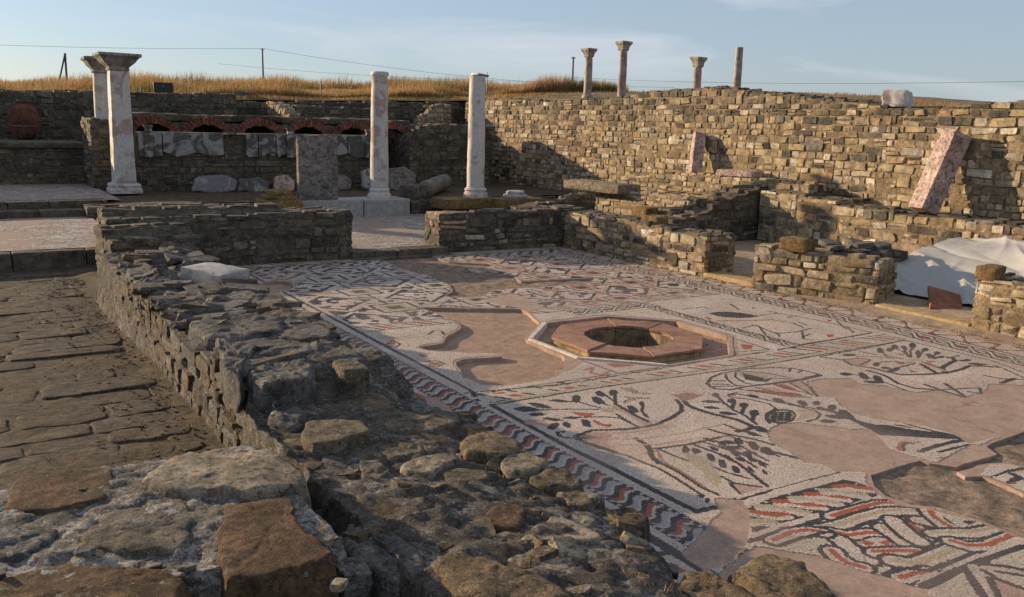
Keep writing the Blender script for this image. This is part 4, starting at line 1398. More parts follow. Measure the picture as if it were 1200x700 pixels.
def paint(x, y):
    n = len(x)
    c = np.zeros(n, np.int8)
    K, R, O, G, P, Q, T, W = 1, 2, 5, 7, 3, 4, 6, 0
    wob = fbm(np.stack([x, y, x * 0], 1), 1.1, 2, 4) * .04
    # running scroll border
    def wave(mask, t, s, per, cols=(R, G)):
        ph = t / per + .42 * np.sin(2 * math.pi * s) + .1 * s
        q = ph - np.floor(ph)
        par = (np.floor(ph).astype(int)) % 2
        r = np.full(n, K)
        r = np.where((q > .10) & (q < .34), W, r)
        r = np.where((q >= .34) & (q < .70), np.where(par == 0, cols[0], cols[1]), r)
        edge = (s < .13) | (s > .87)
        r = np.where(edge, np.where(((t / per * 2) % 1 < .35) & (s > .03) & (s < .97), W, K), r)
        c[mask] = r[mask]
    def rope(mask, t, s, per, cols=(R, T)):
        # two strands twisting round each other with coloured eyes
        w = 2 * math.pi * t / (2 * per)
        a = .5 + .30 * np.sin(w); b = .5 - .30 * np.sin(w)
        k = np.floor(t / per)
        r = np.full(n, W)
        r = np.where((s < .09) | (s > .91), K, r)
        eye = (np.abs(s - .5) < .17) & (np.abs(t / per - k - .5) < .24)
        r = np.where(eye, np.where(k % 2 == 0, cols[0], cols[1]), r)
        for st_ in (a, b):
            d = np.abs(s - st_)
            r = np.where(d < .20, K, r)
            r = np.where(d < .085, W, r)
        c[mask] = r[mask]
    def leaves(mask, t, s, per, slant=.7):
        ph = t / per + slant * s + .06 * np.sin(7 * t)
        q = ph - np.floor(ph)
        par = np.floor(ph).astype(int) % 2
        r = np.full(n, T)
        r = np.where(q < .16, K, r)
        r = np.where((q >= .16) & (q < .42), W, r)
        r = np.where((q >= .42) & (q < .75) & (np.abs(s - .5) < .34), np.where(par == 0, R, T), r)
        r = np.where((s < .07) | (s > .93), K, r)
        c[mask] = r[mask]
    def geo(mask, u, v, size, red):
        a = u / size; b = v / size
        ia, ib = np.floor(a), np.floor(b)
        fa, fb = a - ia - .5, b - ib - .5
        d1 = np.abs(fa) + np.abs(fb)
        dm = np.maximum(np.abs(fa), np.abs(fb))
        par = (ia + ib) % 2
        r = np.full(n, W)
        # square cells with a dark frame and a spotted field, diamonds between
        sp = vnoise(np.stack([u * 11, v * 11, ia * 3 + ib], 1), 3)
        r = np.where((par == 0) & (dm < .36), np.where(sp > .12, K, W), r)
        r = np.where((par == 0) & (dm > .36) & (dm < .43), K, r)
        r = np.where((par == 1) & (d1 < .44) & (d1 > .36), K, r)
        r = np.where((par == 1) & (d1 < .27), np.where(red > 0, R, O), r)
        r = np.where((par == 1) & (d1 < .15), K, r)
        r = np.where((par == 1) & (d1 > .56) & (sp > .1), np.where(vnoise(np.stack([u * 6, v * 6, u * 0], 1), 9) > .25 - red * .5, R if red else G, K), r)
        st = (np.abs(fa - fb) < .035) | (np.abs(fa + fb) < .035)
        r = np.where((par == 1) & st & (d1 > .44), K, r)
        r = np.where((par == 0) & (dm > .45), P if red else W, r)
        c[mask] = r[mask]
    xl = x + wob * .3
    wave((xl > 3.60) & (xl < 3.905) & (y < 14.6), y, (xl - 3.60) / .305, .145)
    c[(x < 3.60) & (x > 3.53)] = W
    c[(x < 3.53) & (x > 3.49)] = K
    m = x < 3.49
    leaves(m, y, (x - 2.85) / .64, .42, .5)
    c[(x > 3.94) & (x < 3.99) & (y > 9.4)] = W
    c[(x > 4.00) & (x < 4.05) & (y > 9.4) & (y < 14.6)] = K
    yb = 6.60 - .03 * (x - 4)
    leaves((y > yb) & (y < yb + .30) & (x > 4.0) & (x < 9.9), x, (y - yb) / .30, .30)
    rope((x > 8.20) & (x < 8.46) & (y > 6.85) & (y < 9.55), y, (x - 8.20) / .26, .25)
    rope((y > 9.35) & (y < 9.62) & (x > 7.0) & (x < 8.46), x, (y - 9.35) / .27, .25)
    yb2 = 9.66
    leaves((y > yb2) & (y < yb2 + .30) & (x > 4.05) & (x < 10.0), x, (y - yb2) / .30, .27)
    ca, sa = math.cos(.78), math.sin(.78)
    ur, vr = x * ca - y * sa, x * sa + y * ca
    geo((x > 4.1) & (x < 7.4) & (y > yb2 + .33) & (y < 14.35), ur + wob, vr + wob, .90, 0)
    geo((x >= 7.4) & (x < 10.0) & (y > yb2 + .33) & (y < 14.35), ur + wob, vr - wob, .74, 1)
    wave((y > 14.38) & (y < 14.82) & (x > 3.5) & (x < 10.4), x, (y - 14.38) / .44, .25, (G, W))
    leaves((y > 14.82), x, (y - 14.82) / .4, .4)
    xr = 10.06 - .075 * np.clip(6.8 - y, 0, 3)
    rope((x > xr) & (x < xr + .33) & (y < 14.4), y, (x - xr) / .33, .26)
    m = x > xr + .36
    s = (x - xr - .36) / .5
    ph = y / .42 + .35 * np.sin(y * 7) * (s - .5)
    q = ph - np.floor(ph)
    r = np.where((np.abs(s - .45 + .3 * np.sin(ph * 6.28)) < .10), R, W)
    r = np.where((np.abs(s - .52 + .3 * np.sin(ph * 6.28)) < .045), K, r)
    r = np.where((np.abs(s - .10) < .045), K, r)
    r = np.where((np.abs(s - .45 - .22 * np.sin(ph * 6.28)) < .04), T, r)
    r = np.where((np.abs(s - .9) < .05), K, r)
    c[m] = r[m]
    # fine field stripes north of the fountain
    m = (x > 4.1) & (x < 8.2) & (y > 9.05) & (y < 9.35)
    c[m & (((y + .04 * np.sin(5 * x)) % .11) < .035)] = O
    # traced figures
    for kind, col, w, pts in SHAPES:
        cc = CODES[col]
        a = np.array(pts, float) / 100
        lo = a.min(0) - w - .02; hi = a.max(0) + w + .02
        sel = np.where((x > lo[0]) & (x < hi[0]) & (y > lo[1]) & (y < hi[1]))[0]
        if not len(sel):
            continue
        px, py = x[sel], y[sel]
        if kind == 'F':
            c[sel[inside(px, py, [tuple(q) for q in a])]] = cc
        else:
            d = np.full(len(sel), 9.0)
            for i in range(len(a) - 1):
                p0, p1 = a[i], a[i + 1]
                v = p1 - p0
                L2 = max(1e-9, v @ v)
                t = np.clip(((px - p0[0]) * v[0] + (py - p0[1]) * v[1]) / L2, 0, 1)
                d = np.minimum(d, np.hypot(px - p0[0] - t * v[0], py - p0[1] - t * v[1]))
            c[sel[d < max(w * 1.15, .026) / 2]] = cc
    return c


def tesserae(x0, x1, y0, y1, size, seed):
    r = np.random.default_rng(seed)
    nx, ny = int((x1 - x0) / size), int((y1 - y0) / size)
    X, Y = np.meshgrid(np.arange(nx), np.arange(ny), indexing='ij')
    x = x0 + (X + .5) * size
    y = y0 + (Y + .5) * size
    # rows drift so the setting looks laid by hand
    dx = fbm(np.stack([x.ravel(), y.ravel(), x.ravel() * 0], 1), 1.6, 3, 33) * size * 3
    dy = fbm(np.stack([x.ravel(), y.ravel(), x.ravel() * 0 + 5], 1), 1.6, 3, 44) * size * 3
    x = x.ravel() + dx + (Y.ravel() % 2) * size * .5 + r.normal(0, size * .07, x.size)
    y = y.ravel() + dy + r.normal(0, size * .07, y.size)
    keep = np.ones(len(x), bool)
    jx, jy = x + fbm(np.stack([x, y, x * 0], 1), 9, 2, 3) * .02, y + fbm(np.stack([x, y, x * 0], 1), 9, 2, 13) * .02
    for p in pits.values():
        cx = np.mean([q[0] for q in p]); cy = np.mean([q[1] for q in p])
        keep &= ~inside(jx, jy, p)
        # mortar fillet along broken edges
        for ox, oy in ((.035, 0), (-.035, 0), (0, .05), (0, -.05)):
            keep &= ~inside(jx + ox, jy + oy, p)
    for p in patches.values():
        keep &= ~inside(jx, jy, p)
    keep &= ~inside(x, y, octagon(1.24))
    lost = fbm(np.stack([x, y, x * 0], 1), 1.3, 4, 71)
    lost2 = fbm(np.stack([x, y, x * 0], 1), 6.0, 3, 72)
    keep &= (lost + .25 * lost2) < .58
    # the pavement is worn away towards the sandy strip by the piers
    keep &= x < 10.86 - .12 * lost2 - .10 * np.clip(7.6 - y, 0, 1)
    keep &= r.random(len(x)) > .012
    x, y = x[keep], y[keep]
    c = paint(x, y)
    n = len(x)
    col = PAL[c] * r.normal(1, .085, n)[:, None]
    col *= (1 + .10 * fbm(np.stack([x, y, x * 0], 1), 3.0, 3, 15))[:, None]
    # pinkish dust and mortar smeared over worn patches
    dust = np.clip((fbm(np.stack([x, y, x * 0], 1), 1.7, 4, 55) + .05) * 1.5, 0, .6)[:, None]
    col = col * (1 - dust * .45) + np.array((.42, .31, .25)) * dust * .45
    h = size * .455
    ang = r.normal(0, .10, n)
    ca, sa = np.cos(ang) * h, np.sin(ang) * h
    V = np.zeros((n, 4, 3), np.float32)
    for k, (sx, sy) in enumerate(((-1, -1), (1, -1), (1, 1), (-1, 1))):
        jj = r.uniform(.82, 1.08, (2, n))
        V[:, k, 0] = x + (sx * ca - sy * sa) * jj[0]
        V[:, k, 1] = y + (sx * sa + sy * ca) * jj[1]
        V[:, k, 2] = .0305 + r.uniform(0, .0016, n)
    q = np.arange(n * 4, dtype=np.int32).reshape(n, 4)
    me = quads_np('tesserae', V.reshape(-1, 3), q, M['tess'], smooth=False)
    at = me.attributes.new('stone_colour', 'FLOAT_COLOR', 'FACE')
    full = np.ones((len(me.polygons), 4), np.float32)
    full[:, :3] = np.clip(col, .01, .9)[:len(me.polygons)]
    at.data.foreach_set('color', full.ravel())
    return me


_tm, _nt, _b, _g = base_mat('mosaic_tesserae', .62)
_at = _nt.nodes.new('ShaderNodeAttribute'); _at.attribute_name = 'stone_colour'
_n = noise(_nt, _g.outputs['Position'], 60, 3, .6)
_c = mixc(_nt, 1.0, _at.outputs['Color'], ramp(_nt, [(.3, (.8,) * 3), (.6, (1.05,) * 3)], _n), 'MULTIPLY')
_nt.links.new(_c, _b.inputs['Base Color'])
M['tess'] = _tm
for (x0, x1, y0, y1, s) in ((2.75, 11.0, 1.9, 5.3, .0125), (2.75, 11.0, 5.3, 8.0, .0155), (2.75, 11.0, 8.0, 10.4, .019), (2.75, 11.0, 10.4, 15.12, .025)):
    o = obj('tesserae', tesserae(x0, x1, y0, y1, s, int(y0 * 10)), floor)
    o['kind'] = 'stuff'

# ------------------------------------------------------------------ octagonal fountain basin
fo = thing('octagonal_fountain', 'sunken octagonal fountain basin with red stone rim set in the mosaic', 'fountain', (FC[0], FC[1], -.02))
def prism_ring(outer, inner, z0, z1, mat, name, seed=0, rough=.006):
    """one segment of a ring: quads outer[0..1], inner[0..1]"""
    V = [(*outer[0], z0), (*outer[1], z0), (*inner[1], z0), (*inner[0], z0), (*outer[0], z1), (*outer[1], z1), (*inner[1], z1), (*inner[0], z1)]
    bm = bmesh.new()
    vs = [bm.verts.new(v) for v in V]
    for f in ((0, 3, 2, 1), (4, 5, 6, 7), (0, 1, 5, 4), (1, 2, 6, 5), (2, 3, 7, 6), (3, 0, 4, 7)):
        bm.faces.new([vs[i] for i in f])
    bmesh.ops.recalc_face_normals(bm, faces=bm.faces[:])
    bmesh.ops.bevel(bm, geom=bm.edges[:], offset=min(.008, (z1 - z0) * .2), segments=2, affect='EDGES')
    bmesh.ops.subdivide_edges(bm, edges=[e for e in bm.edges if e.calc_length() > .15], cuts=3, use_grid_fill=True)
    v = np.array([q.co[:] for q in bm.verts]); f = [tuple(q.index for q in fc.verts) for fc in bm.faces]
    bm.free()
    c = v.mean(0); c[2] = z0
    for a in range(3):
        v[:, a] += fbm(v, 6, 3, seed + a) * rough
    return mesh_np(name, v - c, f, M[mat]), c
def plate(poly, z0, z1, mat, name, seed=0):
    bm = bmesh.new()
    f = bm.faces.new([bm.verts.new((x, y, z0)) for x, y in poly])
    g = bmesh.ops.extrude_face_region(bm, geom=[f])
    bmesh.ops.translate(bm, vec=(0, 0, z1 - z0), verts=[e for e in g['geom'] if isinstance(e, bmesh.types.BMVert)])
    bmesh.ops.recalc_face_normals(bm, faces=bm.faces[:])
    bmesh.ops.bevel(bm, geom=bm.edges[:], offset=.005, segments=1, affect='EDGES')
    bmesh.ops.triangulate(bm, faces=bm.faces[:])
    bmesh.ops.subdivide_edges(bm, edges=[e for e in bm.edges if e.calc_length() > .12], cuts=2)
    bmesh.ops.triangulate(bm, faces=bm.faces[:])
    v = np.array([q.co[:] for q in bm.verts]); fs = [tuple(q.index for q in fc.verts) for fc in bm.faces]
    bm.free()
    c = v.mean(0); c[2] = z0
    for a in range(3):
        v[:, a] += fbm(v, 7, 4, seed + a, .65) * .014
    return mesh_np(name, v - c, fs, M[mat], True, 25), c
RC = (FC[0] - .05, FC[1] + .02)
O1, O2 = octagon(.88, RC), octagon(.54, RC)
for i in range(8):
    j = (i + 1) % 8
    def sh(p, q, k=.006):
        d = Vector(q) - Vector(p); d.normalize(); return (p[0] + d.x * k, p[1] + d.y * k)
    dz = (.0, .006, -.004, .003, .008, -.003, .004, .0)[i]
    a0 = -math.pi / 8 + i * math.pi / 4
    arc = [(RC[0] + .53 * math.cos(a0 + q), RC[1] + .53 * math.sin(a0 + q)) for q in (.008, .2, .39, .59, .777)]
    me, c = plate([sh(O1[i], O1[j]), sh(O1[j], O1[i])] + arc[::-1], .020 + dz, .055 + dz, 'rimslab', 'rim_slab', i)
    obj('rim_slab', me, fo, c)
    k1, k0 = octagon(.85, RC), octagon(.54, RC)
    me, c = prism_ring((k1[i], k1[j]), (k0[i], k0[j]), -.10, .018, 'rimside', 'rim_support', i + 20, .012)
    obj('rim_support', me, fo, c)
    b1, b0 = octagon(.58, RC), octagon(.50, RC)
    me, c = prism_ring((b1[i], b1[j]), (b0[i], b0[j]), -.62, .016, 'basin', 'basin_wall', i + 40, .015)
    obj('basin_wall', me, fo, c)
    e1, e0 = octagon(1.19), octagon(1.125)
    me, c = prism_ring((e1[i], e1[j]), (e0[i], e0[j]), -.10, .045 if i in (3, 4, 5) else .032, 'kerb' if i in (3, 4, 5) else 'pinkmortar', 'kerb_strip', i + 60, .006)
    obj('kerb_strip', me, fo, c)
obj('basin_floor', grid_mesh('basin_floor', -.65, .65, -.65, .65, .1, lambda p: .02 * fbm(p, 3, 3, 2), 'dirt'), fo, (FC[0], FC[1], -.55))
obj('channel_floor', fill_with_holes('channel_floor', [(x - FC[0], y - FC[1]) for x, y in octagon(1.16)], [[(x - FC[0], y - FC[1]) for x, y in octagon(.6)]], 0, 'bed'), fo, (FC[0], FC[1], -.035))
dr = lathe('drain_hole', [(.0, 0), (.07, 0.0), (.075, .02), (.05, .03)], 'hole', 14, 0)
d_o = obj('drain_hole', dr, fo, (FC[0] - .37, FC[1] + .36, -.16))
d_o.rotation_euler = (math.radians(90), 0, math.radians(45))

# ------------------------------------------------------------------ long wall beside the mosaic (camera stands on its line)
FORE = [('T','brown',0.72,0.34,[(0.96,3.99),(1.13,4.01),(1.28,3.95),(1.22,3.67),(1.24,3.5),(1.27,3.28),(1.11,3.24),(0.94,3.26),(0.79,3.32),(0.84,3.6)],{'rough': 0.02,'edge': 0.035}),
('T','pale',0.74,0.2,[(0.69,4.48),(0.8,4.63),(0.95,4.73),(1.12,4.72),(1.27,4.6),(1.4,4.52),(1.41,4.25),(1.39,4.04),(1.22,4.05),(0.98,4.16),(0.8,4.28)],{'rough': 0.028,'edge': 0.04}),
('T','brown',0.7,0.2,[(0.15,4.79),(0.2,4.91),(0.41,4.88),(0.63,4.8),(0.57,4.56),(0.52,4.39),(0.31,4.4),(0.12,4.47)],{'rough': 0.018,'edge': 0.03}),
('T','fore',0.7,0.2,[(0.39,4.14),(0.47,4.25),(0.64,4.28),(0.85,4.22),(0.85,4.03),(0.81,3.82),(0.73,3.68),(0.55,3.75),(0.38,3.93)],{'rough': 0.03,'edge': 0.05}),
('T','brown',0.69,0.2,[(0.01,3.8),(0.15,3.85),(0.3,3.87),(0.47,3.71),(0.64,3.55),(0.68,3.4),(0.62,3.21),(-0.0,3.52)],{'rough': 0.03,'edge': 0.05}),
('T','schist',0.69,0.2,[(0.03,4.34),(0.14,4.31),(0.27,4.27),(0.29,4.13),(0.21,3.96),(0.09,3.94),(0.02,3.96)],{'rough': 0.03,'edge': 0.05}),
('L','fore',0.58,0.32,[(1.82,5.3),(1.99,5.3),(2.18,5.19),(2.12,4.94),(1.91,4.91),(1.73,4.89),(1.73,5.07)],{'rough': 0.012,'edge': 0.02}),
('L','fore',0.5,0.2,[(2.38,5.46),(2.62,5.41),(2.89,5.24),(2.85,5.06),(2.62,4.98),(2.38,5.09),(2.27,5.26)],{'rough': 0.03,'edge': 0.05}),
('L','fore',0.52,0.2,[(2.13,4.87),(2.27,4.85),(2.39,4.72),(2.34,4.61),(2.17,4.59),(2.08,4.72)],{'rough': 0.02,'edge': 0.03}),
('L','pale',0.52,0.12,[(2.11,4.5),(2.3,4.55),(2.49,4.54),(2.49,4.43),(2.34,4.37),(2.19,4.29),(2.11,4.39)],{'rough': 0.012,'edge': 0.02}),
('L','fore',0.5,0.2,[(2.3,4.34),(2.43,4.33),(2.54,4.22),(2.49,4.11),(2.36,4.14),(2.24,4.14)],{'rough': 0.015,'edge': 0.02}),
('L','boulder',0.52,0.2,[(2.63,4.7),(2.79,4.79),(2.93,4.74),(2.96,4.52),(2.88,4.37),(2.7,4.36),(2.56,4.49)],{'rough': 0.025,'edge': 0.05}),
('L','pale',0.5,0.12,[(2.64,4.26),(2.79,4.37),(2.93,4.36),(2.96,4.17),(2.84,4.1),(2.73,4.08),(2.65,4.15)],{'rough': 0.012,'edge': 0.025}),
('L','brown',0.51,0.16,[(2.13,3.62),(2.26,3.72),(2.37,3.81),(2.46,3.66),(2.35,3.52),(2.28,3.47),(2.21,3.54)],{'rough': 0.015,'edge': 0.03}),
('L','pale',0.49,0.1,[(2.22,3.37),(2.42,3.49),(2.59,3.56),(2.62,3.38),(2.64,3.22),(2.56,3.22),(2.4,3.29)],{'rough': 0.012,'edge': 0.02}),
('L','pale',0.49,0.16,[(2.07,3.25),(2.18,3.28),(2.29,3.25),(2.36,3.14),(2.28,3.02),(2.19,3.0),(2.12,3.12)],{'rough': 0.014,'edge': 0.025}),
('L','boulder',0.56,0.3,[(1.72,3.34),(1.83,3.36),(1.92,3.28),(2.02,3.11),(2.12,2.94),(2.11,2.77),(2.04,2.66),(1.73,2.83),(1.66,3.03)],{'rough': 0.03,'edge': 0.08}),
('L','fore',0.47,0.18,[(2.42,3.18),(2.53,3.19),(2.63,3.08),(2.74,2.94),(2.62,2.87),(2.48,2.94),(2.39,3.09)],{'rough': 0.03,'edge': 0.05}),
('L','boulder',0.44,0.32,[(2.7,2.8),(2.87,2.86),(2.97,2.79),(3.0,2.6),(2.97,2.42),(2.81,2.35),(2.45,2.55)],{'rough': 0.035,'edge': 0.1}),
('L','boulder',0.36,0.32,[(3.15,2.88),(3.3,2.93),(3.49,2.91),(3.56,2.75),(3.49,2.59),(3.44,2.4),(3.28,2.29),(3.02,2.44),(3.11,2.68)],{'rough': 0.035,'edge': 0.1}),
('L','fore',0.5,0.2,[(1.79,4.01),(1.95,4.02),(2.05,3.86),(2.04,3.66),(1.86,3.78),(1.77,3.86)],{'rough': 0.03,'edge': 0.04}),
('L','fore',0.49,0.16,[(2.7,4.01),(2.89,4.13),(2.99,4.07),(2.99,3.85),(2.86,3.78),(2.72,3.91)],{'rough': 0.03,'edge': 0.04}),
('L','fore',0.47,0.16,[(2.78,3.83),(2.92,3.8),(2.97,3.66),(2.82,3.57),(2.71,3.68)],{'rough': 0.025,'edge': 0.04}),
('L','fore',0.45,0.16,[(2.92,3.55),(3.08,3.54),(3.07,3.38),(2.94,3.3),(2.84,3.39)],{'rough': 0.03,'edge': 0.05}),
('L','fore',0.52,0.2,[(1.93,4.69),(2.06,4.65),(2.04,4.43),(1.91,4.31),(1.79,4.34)],{'rough': 0.03,'edge': 0.05}),
('L','schist',0.52,0.3,[(1.57,3.93),(1.73,3.91),(1.74,3.62),(1.71,3.31),(1.58,3.27),(1.47,3.45),(1.44,3.72)],{'rough': 0.035,'edge': 0.06}),
('L','schist',0.74,0.3,[(1.68,6.15),(1.93,6.42),(2.15,6.45),(2.19,6.13),(2.06,5.8),(1.87,5.73),(1.67,5.76)],{'rough': 0.04,'edge': 0.07,'strata': 0.03}),
('L','fore',0.74,0.3,[(2.34,6.17),(2.53,6.12),(2.5,5.91),(2.49,5.8),(2.35,5.84),(2.28,5.91)],{'rough': 0.02,'edge': 0.03}),
('L','schist',0.76,0.16,[(2.21,7.01),(2.45,7.3),(2.69,7.4),(2.66,6.99),(2.55,6.84),(2.33,6.84)],{'rough': 0.02,'edge': 0.03}),
('L','brown',0.72,0.1,[(2.47,8.61),(2.65,8.77),(2.76,8.58),(2.72,8.34),(2.53,8.2),(2.4,8.33)],{'rough': 0.015,'edge': 0.03}),
('L','schist',0.74,0.25,[(1.7,7.88),(1.98,8.22),(2.21,8.03),(2.5,7.76),(2.31,7.28),(1.95,7.11),(1.69,7.24)],{'rough': 0.04,'edge': 0.06,'strata': 0.03}),
('L','schist',0.73,0.25,[(2.06,7.0),(2.36,6.91),(2.58,6.85),(2.62,6.51),(2.59,6.21),(2.38,6.33),(2.1,6.57),(1.9,6.62)],{'rough': 0.035,'edge': 0.05,'strata': 0.03}),
('L','schist',0.76,0.25,[(1.73,7.19),(1.85,7.07),(1.96,6.81),(1.76,6.42),(1.58,5.92),(1.55,6.18)],{'rough': 0.04,'edge': 0.06,'strata': 0.03}),
('L','schist',0.72,0.25,[(2.15,9.16),(2.47,9.37),(2.74,9.07),(2.48,8.6),(2.27,8.25),(2.01,8.45)],{'rough': 0.035,'edge': 0.05,'strata': 0.03}),
('L','schist',0.7,0.25,[(1.89,9.93),(2.07,9.67),(2.2,9.34),(1.98,8.56),(1.7,8.35),(1.68,9.01)],{'rough': 0.04,'edge': 0.06,'strata': 0.03}),
('L','schist',0.7,0.25,[(1.75,11.46),(2.05,11.38),(2.29,11.11),(2.2,10.38),(1.91,10.01),(1.68,10.02),(1.67,10.82)],{'rough': 0.04,'edge': 0.05,'strata': 0.03}),
('L','schist',0.68,0.25,[(2.36,11.46),(2.61,11.48),(2.68,11.08),(2.61,9.92),(2.87,9.71),(2.72,9.31),(2.53,9.61),(2.22,9.81)],{'rough': 0.03,'edge': 0.05,'strata': 0.02}),
('L','fore',0.53,0.2,[(2.2,6.07),(2.44,5.91),(2.6,5.71),(2.6,5.52),(2.34,5.47),(2.1,5.64),(2.03,5.85)],{'rough': 0.04,'edge': 0.05}),
('L','schist',0.56,0.3,[(1.74,5.83),(1.93,5.8),(1.93,5.52),(1.78,5.34),(1.66,5.5)],{'rough': 0.035,'edge': 0.05,'strata': 0.02}),
('L','schist',0.7,0.3,[(2.57,7.23),(2.7,7.1),(2.67,6.83),(2.5,6.7),(2.41,6.85)],{'rough': 0.03,'edge': 0.05})]

lw = thing('long_rubble_wall', 'long low rubble wall with grey schist crest between the paved path and the mosaic', 'wall', (2.2, 6.8, 0))
LW = np.array(lw.location)
def xr_foot(y):
    return np.interp(y, [1.5, 2.6, 3.3, 4.4, 5.3, 6.0, 6.6, 9.5, 12.9], [2.75, 2.80, 2.98, 3.12, 3.12, 2.95, 2.84, 2.80, 2.78])
V, F = [], []
ys = np.arange(1.5, 12.86, .035)
S = np.concatenate([np.linspace(0, .2, 10), np.linspace(.2, .8, 40)[1:], np.linspace(.8, 1, 10)[1:]])
for yy in ys:
    near = np.clip((6.2 - yy) / .45, 0, 1)
    xl = 1.60 + .10 * (1 - near) - .08 * np.clip(yy - 9, 0, 3) / 3
    xl -= .05 * near
    xf = xr_foot(yy)
    zc = .705 - .025 * (yy > 9)
    for s in S:
        if s <= .2:
            k = s / .2
            x = xl - .07 + .10 * k
            z = -.06 + (zc - .14 * near + .06) * k
        elif s <= .8:
            k = (s - .2) / .6
            far_x = xl + .03 + (xf - .10 - xl - .03) * k
            x = far_x
            zn = float(np.interp(k, [0, .3, .62, .85, 1], [.52, .515, .50, .475, .43]))
            z = zc * (1 - near) + zn * near
        else:
            k = (s - .8) / .2
            x = xf - .10 + .10 * k
            ztop = zc * (1 - near) + .43 * near
            z = ztop * (1 - k) - .04 * k
        V.append((x, yy, z))
V = np.array(V)
k1 = fbm(V, 2.6, 4, 5, .6); k2 = fbm(V * np.array([1, 2.2, 1]), 8.0, 4, 6, .6); k3 = fbm(V, 22., 3, 9, .6)
lo = np.clip((V[:, 2] + .05) / .2, 0, 1)
V[:, 2] += (k1 * .05 + k2 * .045 + k3 * .02) * lo
V[:, 0] += (fbm(V, 5., 4, 8, .6) * .05 + fbm(V * np.array([1, 1, .4]), 14., 3, 10) * .03) * lo
ns = len(S)
F = [(i * ns + k, (i + 1) * ns + k, (i + 1) * ns + k + 1, i * ns + k + 1) for i in range(len(ys) - 1) for k in range(ns - 1)]
F = [tuple(reversed(f)) for f in F]
obj('mortar_core', mesh_np('mortar_core', V - LW, F, M['fore_mortar']), lw, LW)
lst = []
rg = random.Random(3)
# left hand face of the wall
face_stones(lst, (1.635, 12.7), (1.625, 5.0), 0.0, lambda u, w: (.66 if u < 6.5 else .47) + .05 * fbm1(u, 0, 0, 1.5, 3, 2), 'det', 'fore', .15, .24, rg, depth=.2, proud=.012, gap=.03, skip=.14, mats2=('schist', .35))
# far end
face_stones(lst, (2.72, 12.85), (1.68, 12.85), 0.0, lambda u, w: .62, 'det', 'fore', .15, .26, rg, depth=.2)
# right hand face over the mosaic
face_stones(lst, (2.80, 7.0), (2.74, 12.8), 0.02, lambda u, w: .60, 'det', 'fore', .15, .28, rg, depth=.2, proud=-.005)
# crest filled with flat schist pieces
for _ in range(130):
    yy = rg.uniform(6.3, 12.7); xx = rg.uniform(1.72, 2.72)
    place(lst, 'flat', rg.choice(('schist', 'schist', 'fore')), (xx, yy, .68 + rg.uniform(-.02, .03)), rg.uniform(-.6, .6), (rg.uniform(.16, .5), rg.uniform(.12, .34), rg.uniform(.05, .10)), rg, .16)
# broken near part
for _ in range(85):
    yy = rg.uniform(2.0, 6.0); k = rg.random(); xx = 1.6 + (float(xr_foot(yy)) - .05 - 1.6) * k
    s = rg.uniform(.05, .17)
    place(lst, 'flat', rg.choice(('fore', 'fore', 'pale', 'boulder', 'schist')), (xx, yy, float(np.interp(k, [0, .3, .62, .85, 1], [.52, .515, .50, .475, .43])) + rg.uniform(-.045, -.005)), rg.uniform(0, 3.1), (s * rg.uniform(1, 1.6), s, s * rg.uniform(.35, .6)), rg, .2)
emit(lw, lst, 280)
tw = thing('cross_rubble_wall', 'flat topped wall stub with large brown lichened blocks crossing the paved path', 'wall', (-.3, 4.0, 0))
TW = np.array(tw.location)
def zcross(p):
    z = .685 + .035 * fbm(p, 4, 4, 31, .6) + .022 * fbm(p, 17, 3, 32, .6)
    e = np.minimum(np.minimum((1.42 - p[:, 0]), (4.86 + .1 * fbm(p, 2, 2, 5) - p[:, 1])) , (p[:, 1] - 2.95 - .45 * (p[:, 0] > .55)) )
    k = np.clip(e / .06, 0, 1)
    zlow = np.where(p[:, 1] < 3.6, .30, -.05)
    return zlow + (z - zlow) * k
obj('mortar_core', quads_np('mortar_core', *(lambda me: (me[0] - TW, me[1]))((lambda x0, x1, y0, y1, st: (lambda X, Y: (np.stack([X.ravel(), Y.ravel(), zcross(np.stack([X.ravel(), Y.ravel(), X.ravel() * 0], 1))], 1), (lambda i, ny: np.stack([i, i + ny, i + ny + 1, i + 1], -1).reshape(-1, 4))(np.arange(X.shape[0] - 1)[:, None] * X.shape[1] + np.arange(X.shape[1] - 1)[None, :], X.shape[1])))(*np.meshgrid(np.arange(x0, x1, st), np.arange(y0, y1, st), indexing='ij')))(-4.5, 1.75, 1.5, 5.0, .025)), M['crust']), tw, TW)
sid = 40
for wname, mt, zt, th, poly, kw in FORE:
    sid += 1
    slab('stone', tw if wname == 'T' else lw, poly, zt + (.014 if wname == 'L' and .45 < zt < .6 else 0), th, mt, seed=sid, res=.025, rings=9, jag=.03, **kw)
lst = []
for _ in range(90):
    xx = rg.uniform(-2.5, 1.35); yy = rg.uniform(3.0, 4.8); s = rg.uniform(.02, .07)
    place(lst, 'det', rg.choice(('fore', 'schist', 'brown', 'pale')), (xx, yy, .68 + rg.uniform(-.01, .02)), rg.uniform(0, 3.1), (s * rg.uniform(1, 1.7), s, s * rg.uniform(.35, .6)), rg, .2)
face_stones(lst, (1.42, 3.3), (1.42, 4.8), .2, lambda u, w: .6, 'det', 'schist', .14, .25, rg, depth=.15)
face_stones(lst, (.5, 3.36), (1.42, 3.36), .2, lambda u, w: .58, 'det', 'fore', .14, .25, rg, depth=.15)
emit(tw, lst, 120)

